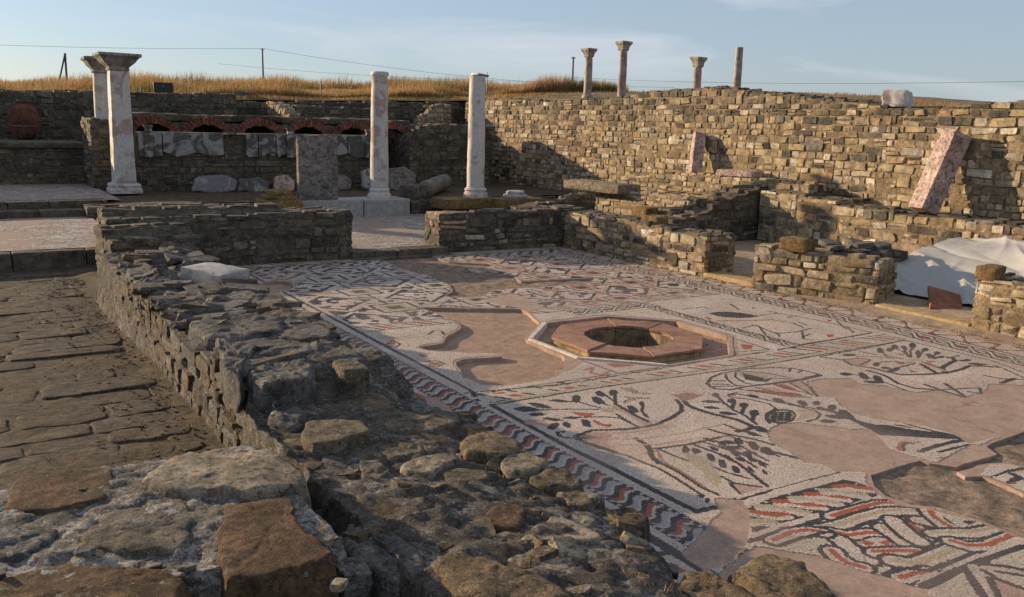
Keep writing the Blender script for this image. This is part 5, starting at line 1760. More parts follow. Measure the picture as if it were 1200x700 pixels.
# rubble lying at the foot of the broken part
lst = []
rub = thing('rubble_heap', 'loose broken stones in the dark gap between the two near wall stubs', 'rubble', (1.55, 3.2, .1))
for _ in range(60):
    xx = rg.uniform(1.3, 1.75); yy = rg.uniform(2.4, 4.4); s = rg.uniform(.06, .2)
    place(lst, 'det', rg.choice(('fore', 'schist', 'boulder')), (xx, yy, .28 + rg.uniform(-.05, .1)), rg.uniform(0, 3.1), (s * rg.uniform(1, 1.5), s, s * rg.uniform(.5, .8)), rg, .3)
emit(rub, lst, 60)

# white marble block lying on the wall crest
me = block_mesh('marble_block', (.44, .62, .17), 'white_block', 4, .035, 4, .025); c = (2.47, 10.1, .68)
mb = tag(obj('marble_block', me, None, c), 'white marble block resting on the crest of the long schist wall', 'block')
mb.rotation_euler = (.05, -.06, .5)

# ------------------------------------------------------------------ walls round the mosaic room
def stepped(u, w):                       # left end is stepped towards the camera
    return .90 + .035 * fbm1(u, w, 0, 1.4, 3, 4)
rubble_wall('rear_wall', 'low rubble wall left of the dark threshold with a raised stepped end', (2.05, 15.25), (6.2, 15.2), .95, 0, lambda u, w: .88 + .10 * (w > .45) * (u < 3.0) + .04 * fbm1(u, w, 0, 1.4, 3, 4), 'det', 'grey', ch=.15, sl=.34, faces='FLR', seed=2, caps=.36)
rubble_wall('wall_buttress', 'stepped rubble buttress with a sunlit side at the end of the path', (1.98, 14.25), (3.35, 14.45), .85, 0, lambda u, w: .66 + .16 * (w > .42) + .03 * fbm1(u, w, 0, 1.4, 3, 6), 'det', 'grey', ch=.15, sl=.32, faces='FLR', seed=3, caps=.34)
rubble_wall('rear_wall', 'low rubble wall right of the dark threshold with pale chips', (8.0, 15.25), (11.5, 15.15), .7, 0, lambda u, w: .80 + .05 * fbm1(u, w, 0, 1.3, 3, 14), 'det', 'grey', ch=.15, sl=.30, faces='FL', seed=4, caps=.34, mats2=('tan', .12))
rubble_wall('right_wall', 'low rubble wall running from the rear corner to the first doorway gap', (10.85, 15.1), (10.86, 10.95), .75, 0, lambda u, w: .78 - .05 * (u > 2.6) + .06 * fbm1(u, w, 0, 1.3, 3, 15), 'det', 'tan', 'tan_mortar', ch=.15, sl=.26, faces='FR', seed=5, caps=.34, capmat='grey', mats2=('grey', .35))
rubble_wall('right_pier', 'sunlit tan rubble pier with a brown block on top between two doorway gaps', (10.85, 9.85), (11.38, 7.92), .75, 0, lambda u, w: .70 + .05 * fbm1(u, w, 0, 1.3, 3, 16), 'det', 'tan', 'tan_mortar', ch=.155, sl=.27, faces='FLR', seed=6, caps=.3, mats2=('grey', .15))
rubble_wall('right_pier', 'rubble pier beside the red tile with a mustard cornerstone', (11.22, 6.40), (11.35, 3.2), .9, 0, lambda u, w: .70 + .05 * fbm1(u, w, 0, 1.3, 3, 17), 'det', 'tan', 'tan_mortar', ch=.16, sl=.28, faces='FL', seed=7, caps=.32, capmat='grey')
rubble_wall('pier_return_wall', 'low wall of grey slate pieces running back behind the sunlit pier', (11.6, 8.75), (13.7, 9.0), .9, .05, lambda u, w: .66 - .04 * u + .05 * fbm1(u, w, 0, 1.3, 3, 18), 'det', 'grey', ch=.15, sl=.28, faces='FR', seed=8, caps=.34, capmat='schist')
for lab, mt, loc, size, rz in (('ochre brown block sitting on the sunlit rubble pier', 'mustard', (11.15, 9.25, .70), (.42, .42, .20), .2),
                               ('mustard coloured cornerstone on the pier beside the red tile', 'mustard', (11.36, 6.28, .68), (.32, .26, .20), .1),
                               ('rusty weathered block on the low wall before the first doorway gap', 'mustard', (11.15, 12.6, .74), (.42, .36, .18), .3)):
    o = obj('cap_block', block_mesh('cap_block', size, mt, int(loc[1] * 7), .03, 4, .04), None, loc); o.rotation_euler.z = rz
    tag(o, lab, 'block')
# loose thin slabs on the pier return wall
for i, (x, y, z, s, rz) in enumerate(((12.0, 9.3, .74, .45, .4), (12.5, 9.1, .72, .5, -.3), (12.9, 9.5, .70, .42, .9), (11.75, 9.0, .72, .35, 1.2), (13.2, 9.2, .66, .4, .2))):
    me, c = slab_mesh('slate_piece', [(x - s * .5, y - s * .25), (x + s * .1, y - s * .4), (x + s * .5, y - s * .1), (x + s * .4, y + s * .35), (x - s * .2, y + s * .4)], z + .06, .07, 'schist', seed=i + 300, rough=.015, edge=.015, rings=3, tilt=(.1 * math.sin(i * 2.1), .12 * math.cos(i * 3.0)))
    tag(obj('slate_piece', me, None, c), 'thin grey slate piece lying on the wall behind the sunlit pier', 'stone', 'slate pieces behind the pier')

# thresholds
def sill(lab, x, y, size, rz, mt, z0=-.02):
    o = obj('threshold', block_mesh('threshold', size, mt, int(x * 9 + y), .008, 5, .02), None, (x, y, z0)); o.rotation_euler.z = rz
    tag(o, lab, 'threshold')
t = thing('threshold', 'dark stone threshold step between the two rear walls', 'threshold', (7.1, 15.3, 0))
for x0, x1, yf, z0, z1, nm in ((6.15, 7.05, 15.12, .02, .155, 'step_block'), (7.06, 8.1, 15.08, .02, .165, 'step_block'), (6.1, 8.15, 14.92, -.02, .05, 'lower_step')):
    obj(nm, block_mesh(nm, (x1 - x0, .42, z1 - z0), 'step', int(x0 * 10), .012, 4, .02), t, ((x0 + x1) / 2, yf + .21, z0))
sill('tan stone doorsill beside the sunlit pier', 11.08, 10.4, (.38, 1.15, .13), .02, 'sill')
sill('long tan stone doorsill in front of the red tile', 11.42, 7.15, (.30, 1.45, .11), -.03, 'sill')
structure('side_ground', grid_mesh('side_ground', 10.75, 12.6, 1.0, 15.3, .08, lambda p: .016 + .04 * np.clip((p[:, 0] - 10.8) / .5, 0, 1) + .055 * np.clip((p[:, 0] - 11.3) / .5, 0, 1) + .012 * fbm(p, 4, 3, 3), 'sand'))

# terracotta tile leaning by the doorway
o = obj('roof_tile', block_mesh('roof_tile', (.62, .46, .045), 'terracotta', 3, .004, 3, .008), None, (12.05, 7.28, .15))
o.rotation_euler = (math.radians(14), math.radians(-20), math.radians(38))
tag(o, 'flat red terracotta tile leaning in the doorway before the white sheet', 'tile')

# white sheet over a spoil heap
def sheet():
    nx, ny = 170, 170
    X, Y = np.meshgrid(np.linspace(0, 1, nx + 1), np.linspace(0, 1, ny + 1), indexing='ij')
    x = 12.0 + X * 4.3; y = 4.6 + Y * 4.5
    x = x + .25 * np.sin(Y * 3.1) * (1 - X)
    p = np.stack([x.ravel(), y.ravel(), x.ravel() * 0], 1)
    d = (p[:, 0] - 12.0)
    hill = .88 * (1 - np.exp(-np.clip(d - .35, 0, 9) ** 2 / 2.6))
    hill *= .72 + .28 * np.clip((8.6 - p[:, 1]) / 2.2, 0, 1)
    hill += .26 * np.exp(-((p[:, 0] - 12.7) ** 2 / .5 + (p[:, 1] - 8.75) ** 2 / .25))
    rc = random.Random(17)
    for _ in range(46):                                  # creases run down from the pinned edge
        ox, oy = rc.uniform(12.3, 16), rc.uniform(5, 9.1)
        an = rc.gauss(-2.3, .45)
        tx_, ty_ = math.cos(an), math.sin(an)
        al = (p[:, 0] - ox) * tx_ + (p[:, 1] - oy) * ty_
        ac = -(p[:, 0] - ox) * ty_ + (p[:, 1] - oy) * tx_ + .12 * np.sin(al * 1.7 + ox)
        L = rc.uniform(.5, 1.6)
        hill += rc.choice((1, 1, -1)) * rc.uniform(.02, .065) * np.exp(-np.abs(ac) / rc.uniform(.04, .12)) * np.exp(-(al / L) ** 2)
    hill += .025 * fbm(p, 1.4, 3, 12) + .010 * (.4 - np.abs(fbm(p, 5, 3, 22)))
    hill = np.maximum(hill, .012 + .03 * (.5 - np.abs(fbm(p, 4, 3, 19))))
    p[:, 2] = hill + .13
    ix = np.arange(nx)[:, None] * (ny + 1) + np.arange(ny)[None, :]
    q = np.stack([ix, ix + ny + 1, ix + ny + 2, ix + 1], -1).reshape(-1, 4)
    c = np.array([13.6, 7.0, .1])
    return quads_np('sheet', p - c, q, M['sheet']), c
me, c = sheet()
tag(obj('protective_sheet', me, None, c), 'crumpled white sheet draped over a heap behind the right hand piers', 'tarpaulin')

# ------------------------------------------------------------------ bench walls and tall wall on the right
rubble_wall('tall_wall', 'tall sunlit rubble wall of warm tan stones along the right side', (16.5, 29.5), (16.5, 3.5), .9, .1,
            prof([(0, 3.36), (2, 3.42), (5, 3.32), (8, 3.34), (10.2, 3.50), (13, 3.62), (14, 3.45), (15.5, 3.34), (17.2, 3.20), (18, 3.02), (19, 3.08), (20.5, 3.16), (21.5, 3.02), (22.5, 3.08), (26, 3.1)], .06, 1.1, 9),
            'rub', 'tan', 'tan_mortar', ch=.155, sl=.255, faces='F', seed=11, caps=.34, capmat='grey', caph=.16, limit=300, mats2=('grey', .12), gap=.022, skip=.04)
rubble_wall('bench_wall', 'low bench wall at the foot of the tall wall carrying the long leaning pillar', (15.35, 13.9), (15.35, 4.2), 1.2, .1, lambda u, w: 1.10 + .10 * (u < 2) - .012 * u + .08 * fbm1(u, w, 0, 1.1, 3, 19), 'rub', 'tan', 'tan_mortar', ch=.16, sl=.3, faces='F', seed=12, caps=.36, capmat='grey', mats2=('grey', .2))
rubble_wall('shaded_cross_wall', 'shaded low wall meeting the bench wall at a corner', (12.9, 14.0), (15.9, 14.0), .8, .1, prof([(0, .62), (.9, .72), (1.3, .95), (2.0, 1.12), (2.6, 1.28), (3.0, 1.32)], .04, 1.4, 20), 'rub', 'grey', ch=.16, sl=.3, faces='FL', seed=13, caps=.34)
rubble_wall('upper_ledge', 'upper rubble ledge under the short leaning pillar', (15.75, 19.2), (15.75, 12.9), .85, 1.0, lambda u, w: 1.42 - .25 * np.clip((2.0 - u) / 2, 0, 1) + .06 * fbm1(u, w, 0, 1.3, 3, 21), 'rub', 'tan', 'tan_mortar', ch=.15, sl=.26, faces='FR', seed=14, caps=.3, mats2=('grey', .2))
rubble_wall('footing_wall', 'sunlit low footing with pale stones under the upper ledge', (15.0, 19.5), (15.0, 14.7), .9, .1, lambda u, w: .92 + .06 * fbm1(u, w, 0, 1.3, 3, 22), 'rub', 'tan', 'tan_mortar', ch=.15, sl=.26, faces='FR', seed=15, caps=.34)
rubble_wall('low_footing', 'low broken footing behind the rear right wall beside the square plinth', (11.9, 18.4), (14.0, 18.1), .7, .1, prof([(0, .45), (.5, .62), (1.2, .66), (1.6, .82), (2.1, .84)], .04, 1.4, 23), 'rub', 'grey', ch=.14, sl=.3, faces='FLR', seed=16, caps=.3, mats2=('mustard', .1))
def lone(name, lab, cat, mt, loc, size, rot, rough=.012, rnd=.02, cuts=5, group=None, seed=1):
    o = obj(name, block_mesh(name, size, mt, seed, rough, cuts, rnd), None, loc)
    o.rotation_euler = rot
    return tag(o, lab, cat, group)
lone('bench_slab', 'long rounded yellowish stone slab lying before the tall wall', 'slab', 'pale', (15.0, 19.2, .82), (.8, 2.3, .26), (0, 0, .05), .04, .07, seed=3)
lone('square_post_block', 'short orange brown stone block standing in the side room', 'block', 'mustard', (13.75, 15.9, .1), (.42, .5, .62), (0, 0, .1), .02, .04, seed=5)
lone('dark_post_block', 'dark low stone block beside the orange brown block', 'block', 'grey', (14.5, 15.7, .1), (.8, .5, .6), (0, 0, .05), .02, .04, seed=6)

# leaning marble pillars
def lean(name, lab, foot, top, w, d, mt, rz):
    f, t_ = Vector(foot), Vector(top)
    L = (t_ - f).length
    o = obj(name, block_mesh(name, (w, d, L), mt, int(L * 10), .014, 9, .02), None, foot)
    zax = (t_ - f).normalized()
    xax = Vector((math.cos(rz), math.sin(rz), 0)); xax = (xax - zax * xax.dot(zax)).normalized()
    yax = zax.cross(xax)
    o.rotation_euler = Matrix((xax, yax, zax)).transposed().to_euler()
    return tag(o, lab, 'pillar')
lean('leaning_pillar', 'long pink marble pillar leaning against the tall wall', (15.78, 10.2, 1.10), (16.32, 10.02, 2.58), .40, .40, 'marble_pink', math.radians(72))
lean('leaning_pillar', 'short pink marble pillar propped upright against the tall wall', (16.05, 16.72, 1.42), (16.34, 16.95, 2.42), .30, .28, 'marble_pink', math.radians(60))
me, c = slab_mesh('flat_marble_slab', [(15.8, 15.75), (16.0, 14.75), (16.4, 14.8), (16.42, 15.6)], 1.60, .14, 'marble_pink', seed=9, rough=.012, edge=.03, rings=3)
tag(obj('flat_marble_slab', me, None, c), 'flat pinkish marble slab lying on the upper ledge', 'slab')
# stone on top of tall wall
lone('crest_boulder', 'pale squared boulder standing on the crest of the tall wall', 'boulder', 'marble_col2', (16.85, 11.75, 3.06), (.55, .5, .36), (.05, .06, .4), .05, .07, seed=8)

# ------------------------------------------------------------------ column row
def column(name, lab, loc, h, r, base_w, mat, cap=None, lean_=(0, 0), square=False, capw=.4, seed=0, collar=True, base_h=.28):
    t = thing(name, lab, 'column', loc)
    t.rotation_euler = (lean_[0], lean_[1], 0)
    x, y, z = loc
    bw = base_w / 2
    if square:
        me = square_lathe('base', [(bw, 0), (bw, .10), (bw * .94, .12), (bw * .90, .17), (bw * .96, .19), (bw * .90, .235), (r * 1.06, .26), (r * 1.0, base_h)], mat, .006, seed)
    else:
        me = lathe('base', [(bw, 0), (bw, .07), (bw * .96, .11), (bw * .86, .135), (bw * .84, .17), (bw * .90, .20), (bw * .86, .235), (r * 1.06, .25), (r * 1.02, base_h)], mat, 28, .008, seed)
    obj('base', me, t, loc)
    hc = .42 if cap else .0
    zs = np.linspace(base_h, h - hc, 26)
    def taper(q): return r * (1.0 - .13 * q ** 1.3)
    pts = []
    for q in np.linspace(0, 1, 26):
        pts.append((taper(q), base_h + (h - hc - base_h) * q))
    if collar and not cap:
        pts = [q_ for q_ in pts if q_[1] < h - .14] + [(taper(1), h - .13), (taper(1) * 1.12, h - .10), (taper(1) * 1.13, h - .03), (taper(1) * 1.04, h)]
        pts = sorted(pts, key=lambda q: q[1])
    me = square_lathe('shaft', pts, mat, .007, seed + 3) if square else lathe('shaft', pts, mat, 28, .010, seed + 3)
    obj('shaft', me, t, loc)
    if cap:
        rt = taper(1)
        cw = capw
        cp = [(rt * 1.0, 0), (rt * 1.14, .03), (rt * 1.06, .06), (rt * 1.10, .10), (cw * .72, .20), (cw * .84, .28), (cw * .96, .335)]
        me = square_lathe('capital', cp, 'capital', .012, seed + 5)
        co = obj('capital', me, t, (x, y, z + h - hc))
        obj('abacus', square_lathe('abacus', [(cw * .95, 0), (cw, .02), (cw, .075), (cw * .98, .085)], 'capital', .01, seed + 6), co, (x, y, z + h - hc + .33))
    return t
column('marble_pillar', 'square marble pillar with broad stone capital by the upper terrace', (3.79, 24.4, .58), 3.42, .25, .74, 'marble_col', 'cap', square=True, capw=.49, seed=3)
column('marble_column', 'round marble column with stone capital hidden behind the square pillar', (3.70, 26.65, .60), 3.42, .22, .6, 'marble_col2', 'cap', capw=.42, seed=13)
column('marble_column', 'cracked white and pink marble column on the white stylobate', (9.56, 21.62, .56), 3.21, .235, .62, 'marble_col', seed=23, lean_=(0, .004))
column('marble_column', 'pale spotted marble column with a metal cap strip on a dark plinth', (11.82, 20.5, .62), 3.12, .235, .66, 'marble_col2', seed=33, collar=False)
o = obj('cap_plate', block_mesh('cap_plate', (.36, .30, .05), 'metal', 2, .002, 2, .01), None, (11.90, 20.5, 3.745)); o.rotation_euler = (0, .10, .2)
tag(o, 'thin dark metal plate on top of the pale spotted column', 'plate')
# fallen lump under the hidden column
lone('dark_plinth', 'dark square plinth under the hidden column', 'plinth', 'grey', (3.68, 26.6, .58), (.75, .7, .30), (0, 0, 0), .04, .06, seed=9)
# stylobate blocks
st_ = thing('stylobate', 'white marble stylobate of two long blocks under the column and upright slab', 'plinth', (8.7, 21.6, .1))
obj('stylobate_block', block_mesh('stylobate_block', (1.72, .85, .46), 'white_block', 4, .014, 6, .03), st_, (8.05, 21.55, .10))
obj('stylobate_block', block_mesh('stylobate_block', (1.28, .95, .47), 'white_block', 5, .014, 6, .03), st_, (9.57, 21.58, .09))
lone('dark_plinth', 'long dark plinth stone under the pale spotted column', 'plinth', 'mustard', (11.55, 20.45, .36), (1.75, .8, .26), (0, 0, .02), .02, .04, seed=12)
lone('upright_slab', 'upright pocked grey marble slab standing on the white stylobate', 'slab', 'marble_slab', (7.80, 21.4, .56), (1.02, .16, 1.58), (0, 0, .03), .006, .012, 6, seed=14)
sb = thing('column_base', 'ochre stepped column base without a shaft beside the upright slab', 'column base', (6.68, 21.05, .33))
obj('plinth', block_mesh('plinth', (.95, .8, .3), 'mustard', 6, .02, 4, .03), sb, (6.68, 21.05, .33))
obj('torus', block_mesh('torus', (.72, .62, .12), 'mustard', 7, .03, 4, .05), sb, (6.68, 21.05, .62))
obj('upper_torus', block_mesh('upper_torus', (.52, .48, .12), 'mustard', 8, .03, 4, .05), sb, (6.68, 21.05, .735))
# low stones in front of the court
rubble_wall('court_edge', 'low dark kerb of flat stones in front of the column base', (2.5, 21.2), (7.1, 21.15), .7, .1, lambda u, w: .53 + .04 * fbm1(u, w, 0, 1.3, 3, 31), 'rub', 'grey', ch=.15, sl=.4, faces='F', seed=21, caps=.45)
rubble_wall('court_edge', 'low dark stone footing running right from the white stylobate', (10.25, 21.15), (14.9, 21.1), .8, .1, lambda u, w: .52 + .04 * fbm1(u, w, 0, 1.3, 3, 32), 'rub', 'grey', ch=.15, sl=.4, faces='F', seed=22, caps=.45)
# fallen shaft
fs = thing('fallen_column', 'grey fallen column shaft lying on the ground behind the column row', 'column', (11.6, 22.6, .52))
def shaft_mesh(a, b, r, mat, seed):
    pts = [tuple(Vector(a).lerp(Vector(b), q / 8)) for q in range(9)]
    return tube('shaft', [tuple(Vector(p) - Vector(a)) for p in pts], [r] * 9, mat, 16)
obj('shaft', shaft_mesh((10.95, 21.75, .74), (12.7, 23.9, .80), .23, 'marble_slab', 1), fs, (10.95, 21.75, .74))
obj('broken_end', block_mesh('broken_end', (.62, .5, .42), 'grey', 21, .05, 4, .08), fs, (10.55, 21.6, .48))
# attic base fragment
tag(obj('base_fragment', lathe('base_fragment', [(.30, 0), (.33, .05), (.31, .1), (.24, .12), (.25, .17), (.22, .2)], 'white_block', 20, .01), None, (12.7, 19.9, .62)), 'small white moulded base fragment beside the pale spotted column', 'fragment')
lone('low_block', 'brown low block under the white base fragment', 'block', 'mustard', (12.75, 19.9, .14), (1.3, .7, .49), (0, 0, .05), .03, .05, seed=22)

# ------------------------------------------------------------------ basin wall with marble panels
rubble_wall('basin_wall', 'long dark rubble wall with grey marble panels along its upper half', (4.25, 25.2), (11.3, 25.2), .5, .5, lambda u, w: 2.06 + .015 * fbm1(u, w, 0, 1.3, 3, 41), 'rub', 'grey', ch=.15, sl=.34, faces='FR', seed=31, cap=False, limit=300)
bwall = [o_ for o_ in COL.objects if o_.name.startswith('basin_wall') and o_.parent is None][-1]
px = [4.3, 4.9, 6.5, 7.1, 7.45, 7.95, 8.25, 8.75, 9.35, 10.1, 11.2]
for i in range(len(px) - 1):
    w = px[i + 1] - px[i] - .03
    if i in (2,):
        continue
    jag = [(0, .62), (w, .62), (w, .01 + .06 * ((i * 7) % 3)), (w * .8, .02 + .02 * (i % 3)), (w * .55, .02 + .05 * ((i * 5) % 3)), (w * .2, .01), (0, .03 + .04 * ((i * 3) % 4))]
    V = [(x, -.05, z) for x, z in jag] + [(x, .02, z) for x, z in jag]
    n = len(jag)
    F = [tuple(range(n - 1, -1, -1)), tuple(range(n, 2 * n))] + [(k, (k + 1) % n, n + (k + 1) % n, n + k) for k in range(n)]
    F = [tuple(reversed(f)) for f in F]
    obj('marble_panel', mesh_np('marble_panel', V, F, M['marble_panel'], False), bwall, (px[i] + .015, 25.16, 1.45))
obj('coping', block_mesh('coping', (7.0, .34, .05), 'marble_panel', 9, .006, 9, .012), bwall, (7.78, 25.28, 2.06))
for x in (4.55, 8.35, 10.75):
    obj('baluster', lathe('baluster', [(.11, 0), (.11, .5), (.13, .56), (.08, .62), (.10, .66), (.08, .72), (.11, .76), (.12, .82)], 'marble_panel', 14, .004), bwall, (x, 25.07, 1.46))
# marble fragments leaning at its foot
for i, (x, y, s, h, mt, lab) in enumerate(((6.1, 24.75, 1.2, .50, 'marble_purple', 'violet broken marble slab propped at the foot of the panelled wall'),
                                            (7.15, 24.8, .9, .42, 'marble_panel', 'pale streaked marble lump at the foot of the panelled wall'),
                                            (8.0, 24.7, .6, .5, 'marble_pink', 'pinkish marble lump half hidden by the upright slab'),
                                            (9.6, 24.6, .7, .5, 'marble_slab', 'rounded grey marble lump behind the white stylobate'),
                                            (11.35, 24.3, 1.1, .75, 'marble_slab', 'grey rectangular marble slab leaning behind the fallen column'),
                                            (10.5, 24.5, .5, .7, 'marble_panel', 'narrow grey marble piece beside the cracked column'))):
    me, c = slab_mesh('marble_fragment', [(-s * .5, -h * .35), (-s * .1, -h * .5), (s * .42, -h * .42), (s * .5, h * .2), (s * .2, h * .5), (-s * .4, h * .4)], .10, .14, mt, seed=500 + i, rough=.03, edge=.04, rings=4)
    o = obj('marble_fragment', me, None, (x, y, .5 + h * .42))
    o.rotation_euler = (math.radians(70), 0, .1 * math.sin(i * 3))
    tag(o, lab, 'fragment')

rubble_wall('corner_wall', 'dark square wall end with a sunlit side behind the square pillar', (3.25, 25.75), (4.25, 25.75), 1.7, .58, lambda u, w: 2.40 + .04 * fbm1(u, w, 0, 1.3, 3, 42), 'rub', 'grey', ch=.16, sl=.3, faces='FL', seed=32, caps=.35)
rubble_wall('corner_wall', 'dark wall end with orange brick edge behind the pale spotted column', (12.5, 25.9), (15.6, 25.9), 1.2, .5, prof([(0, 2.05), (.3, 2.3), (.5, 2.42), (1.6, 2.5), (3.1, 2.45)], .05, 1.3, 43), 'rub', 'grey', ch=.16, sl=.3, faces='FL', seed=33, caps=.35)
# brick arches behind the basin wall
arch_x = [5.0, 6.5, 8.0, 9.5, 11.0, 12.3]
for i, x in enumerate(arch_x):
    t = thing('brick_arch', ('red brick arch next to the dark corner wall of the square pillar', 'second red brick arch counted from the dark corner wall', 'third red brick arch counted from the dark corner wall', 'red brick arch behind the upright marble slab', 'red brick arch just before the cracked marble column', 'red brick arch touching the wall end with orange brick edge')[i], 'arch', (x, 27.3, 1.2), 'brick arches behind the panelled wall')
    obj('pier', block_mesh('pier', (.42, .7, 1.16), 'grey', i + 60, .03, 4, .05), t, (x - .75, 27.3, 1.2))
    n = 15
    for k in range(n):
        a = math.radians(152 - 124 * k / (n - 1))
        b = obj('brick', rock_mesh('ash', (k + i) % 8, 'brick'), t, (x + .70 * math.cos(a), 27.0 + .01 * ((k * 7) % 3), 1.80 + .62 * math.sin(a)))
        b.scale = (.20 + .03 * ((k * 5) % 3), .40, .095); b.rotation_euler.y = -a
    obj('arch_fill_shade_roof', block_mesh('arch_fill_shade_roof', (1.5, 1.5, .2), 'grey', i + 80, .05, 5, .05), t, (x, 27.75, 2.40 - .02 * (i % 2)))  # spandrel fill, deepened into a roof to darken the space behind the arches
rubble_wall('brick_back_wall', 'dark wall closing the space behind the brick arches', (3.9, 28.4), (15.2, 28.4), .5, .8, lambda u, w: 2.45 + .08 * fbm1(u, w, 0, .8, 3, 44), 'rub', 'grey', ch=.16, sl=.34, faces='F', seed=34, caps=.35, limit=200)

# ------------------------------------------------------------------ rear terraces on the left
rubble_wall('pithos_terrace', 'dark stepped terrace wall with a smooth ledge under the large jar', (-12, 27.6), (3.3, 27.6), 2.9, .55, lambda u, w: 1.66, 'rub', 'grey', ch=.14, sl=.42, faces='F', seed=35, cap=False, limit=200)
pt = [o_ for o_ in COL.objects if o_.name.startswith('pithos_terrace') and o_.parent is None][-1]
for k in range(5):
    obj('ledge_stone', block_mesh('ledge_stone', (3.04, 2.9, .16), 'step', k + 5, .012, 5, .05), pt, (-10.4 + k * 3.06, 28.95, 1.58))
rubble_wall('rear_terrace_wall', 'dark rubble retaining wall behind the large jar below the grassy bank', (-14, 30.6), (8.4, 30.6), 1.2, 1.2, lambda u, w: 2.98 + .012 * u + .10 * fbm1(u, w, 0, .7, 3, 46), 'rub', 'grey', ch=.16, sl=.34, faces='F', seed=36, caps=.4, limit=250)
rubble_wall('rear_terrace_wall', 'dark rubble retaining wall below the information panel and pole', (8.4, 31.3), (19.5, 31.3), 1.2, 1.5, lambda u, w: 3.05 + .04 * u + .10 * fbm1(u, w, 0, .7, 3, 47), 'rub', 'grey', ch=.16, sl=.34, faces='F', seed=37, caps=.4, limit=250)
rubble_wall('stub_wall', 'small sunlit stub wall with a sloping top below the grassy bank', (9.55, 31.1), (9.75, 29.3), .5, 2.0, prof([(0, 3.12), (.9, 3.0), (1.8, 2.55)], .04, 1.3, 48), 'rub', 'tan', 'tan_mortar', ch=.14, sl=.24, faces='FR', seed=38, caps=.3)
rubble_wall('cross_wall', 'dark wall with pale coping running right from the sunlit stub wall', (10.3, 30.2), (14.0, 30.2), .6, 2.0, lambda u, w: 2.98 + .05 * fbm1(u, w, 0, 1.0, 3, 49), 'rub', 'grey', ch=.16, sl=.34, faces='FL', seed=39, caps=.35, limit=120)
rubble_wall('broken_wall', 'broken sunlit wall fragments near the corner of the tall wall', (14.6, 29.6), (15.9, 29.4), .6, 2.0, prof([(0, 2.6), (.4, 2.9), (.7, 3.25), (1.3, 3.2)], .06, 1.4, 50), 'rub', 'tan', 'tan_mortar', ch=.15, sl=.26, faces='FL', seed=40, caps=.3)
# low stub walls on the left cross-room
# large storage jar
jr = thing('storage_jar', 'large round brown terracotta storage jar on the dark ledge', 'jar', (2.03, 29.85, 1.76))
obj('body', lathe('body', [(.18, 0), (.27, .05), (.38, .25), (.425, .45), (.425, .60), (.38, .78), (.28, .93), (.17, 1.02), (.14, 1.04)], 'jar', 32, .006), jr, (2.03, 29.85, 1.76))
obj('rim', lathe('rim', [(.12, 0), (.18, 0), (.20, .03), (.20, .06), (.17, .08), (.12, .07)], 'jar', 28, 0), jr, (2.03, 29.85, 2.79))
obj('metal_band', lathe('metal_band', [(.415, 0), (.432, .005), (.432, .03), (.415, .035)], 'metal', 32, 0), jr, (2.03, 29.85, 2.12))
for k in range(4):
    a = -2.0 + k * 1.57
    obj('band_strut', tube('band_strut', [(0, 0, 0), (.12 * math.cos(a), .12 * math.sin(a), .34)], .014, 'metal', 6), jr, (2.03 + .29 * math.cos(a), 29.85 + .29 * math.sin(a), 1.78))

# ------------------------------------------------------------------ grassy bank, poles, wires
def bank(p):
    x, y = p[:, 0], p[:, 1]
    # rises behind the rear terraces and behind the tall wall
    s = np.where(x > 17.4, np.maximum(y - 31.8, x - 17.4), y - 31.8)
    base = 2.80 + .037 * np.clip(x, -25, 24)
    z = base + np.interp(s, [-2, 0, 2, 9, 18, 30, 60, 200], [0, 0, .12, .42, .80, 1.0, .9, -2])
    side = np.clip((x - 16) / 3, 0, 1) * np.clip((31 - y) / 8, 0, 1)
    z -= side * .75
    return z + .05 * fbm(p, .35, 3, 61) + .02 * fbm(p, 1.6, 3, 62)
def bank_mesh(x0, x1, y0, y1, st): return grid_mesh('bank', x0, x1, y0, y1, st, bank, 'earth')
structure('bank', bank_mesh(-60, 120, 31.7, 190, .9), 'dry grassy bank rising behind the ruins')
structure('bank', bank_mesh(17.3, 120, -5, 31.7, .9), 'dry ground behind the tall wall')

def grass(name, lab, n, fx, hmin, hmax, seed):
    r = np.random.default_rng(seed)
    P = fx(r, n)
    P = P[:n]
    z = bank(np.concatenate([P, P[:, :1] * 0], 1))
    m = len(P)
    clump = np.clip(.55 + 1.3 * fbm(np.concatenate([P, P[:, :1] * 0], 1), .30, 3, seed), .25, 1.3)
    h = r.uniform(hmin, hmax, m) * clump
    a = r.uniform(0, 2 * np.pi, m)
    w = r.uniform(.006, .016, m) * (1 + np.hypot(P[:, 0], P[:, 1]) / 60)
    lx, ly = r.normal(.12, .22, m) * h, r.normal(-.05, .22, m) * h
    V = np.zeros((m, 3, 3))
    V[:, 0] = np.stack([P[:, 0] - np.cos(a) * w, P[:, 1] - np.sin(a) * w, z - .02], 1)
    V[:, 1] = np.stack([P[:, 0] + np.cos(a) * w, P[:, 1] + np.sin(a) * w, z - .02], 1)
    V[:, 2] = np.stack([P[:, 0] + lx, P[:, 1] + ly, z + h], 1)
    q = np.arange(m * 3, dtype=np.int32).reshape(m, 3)
    o = obj(name, quads_np(name, V.reshape(-1, 3), q, M['grass'], smooth=False))
    o['kind'] = 'stuff'; o['label'] = lab; o['category'] = 'grass'
    return o
def f_back(r, n):
    y = 33.2 + 26 * r.random(n) ** 1.6
    x = r.uniform(-.35, .78, n) * y * 1.05
    return np.stack([x, y], 1)[x < 45]
grass('dry_grass', 'tall dry golden grass covering the bank behind the ruins', 200000, f_back, .36, .85, 1)
def f_front(r, n):
    y = r.uniform(31.9, 34.5, n); x = r.uniform(-14, 24, n)
    return np.stack([x, y], 1)
grass('short_grass', 'short dry turf along the lip of the bank', 40000, f_front, .04, .16, 2)
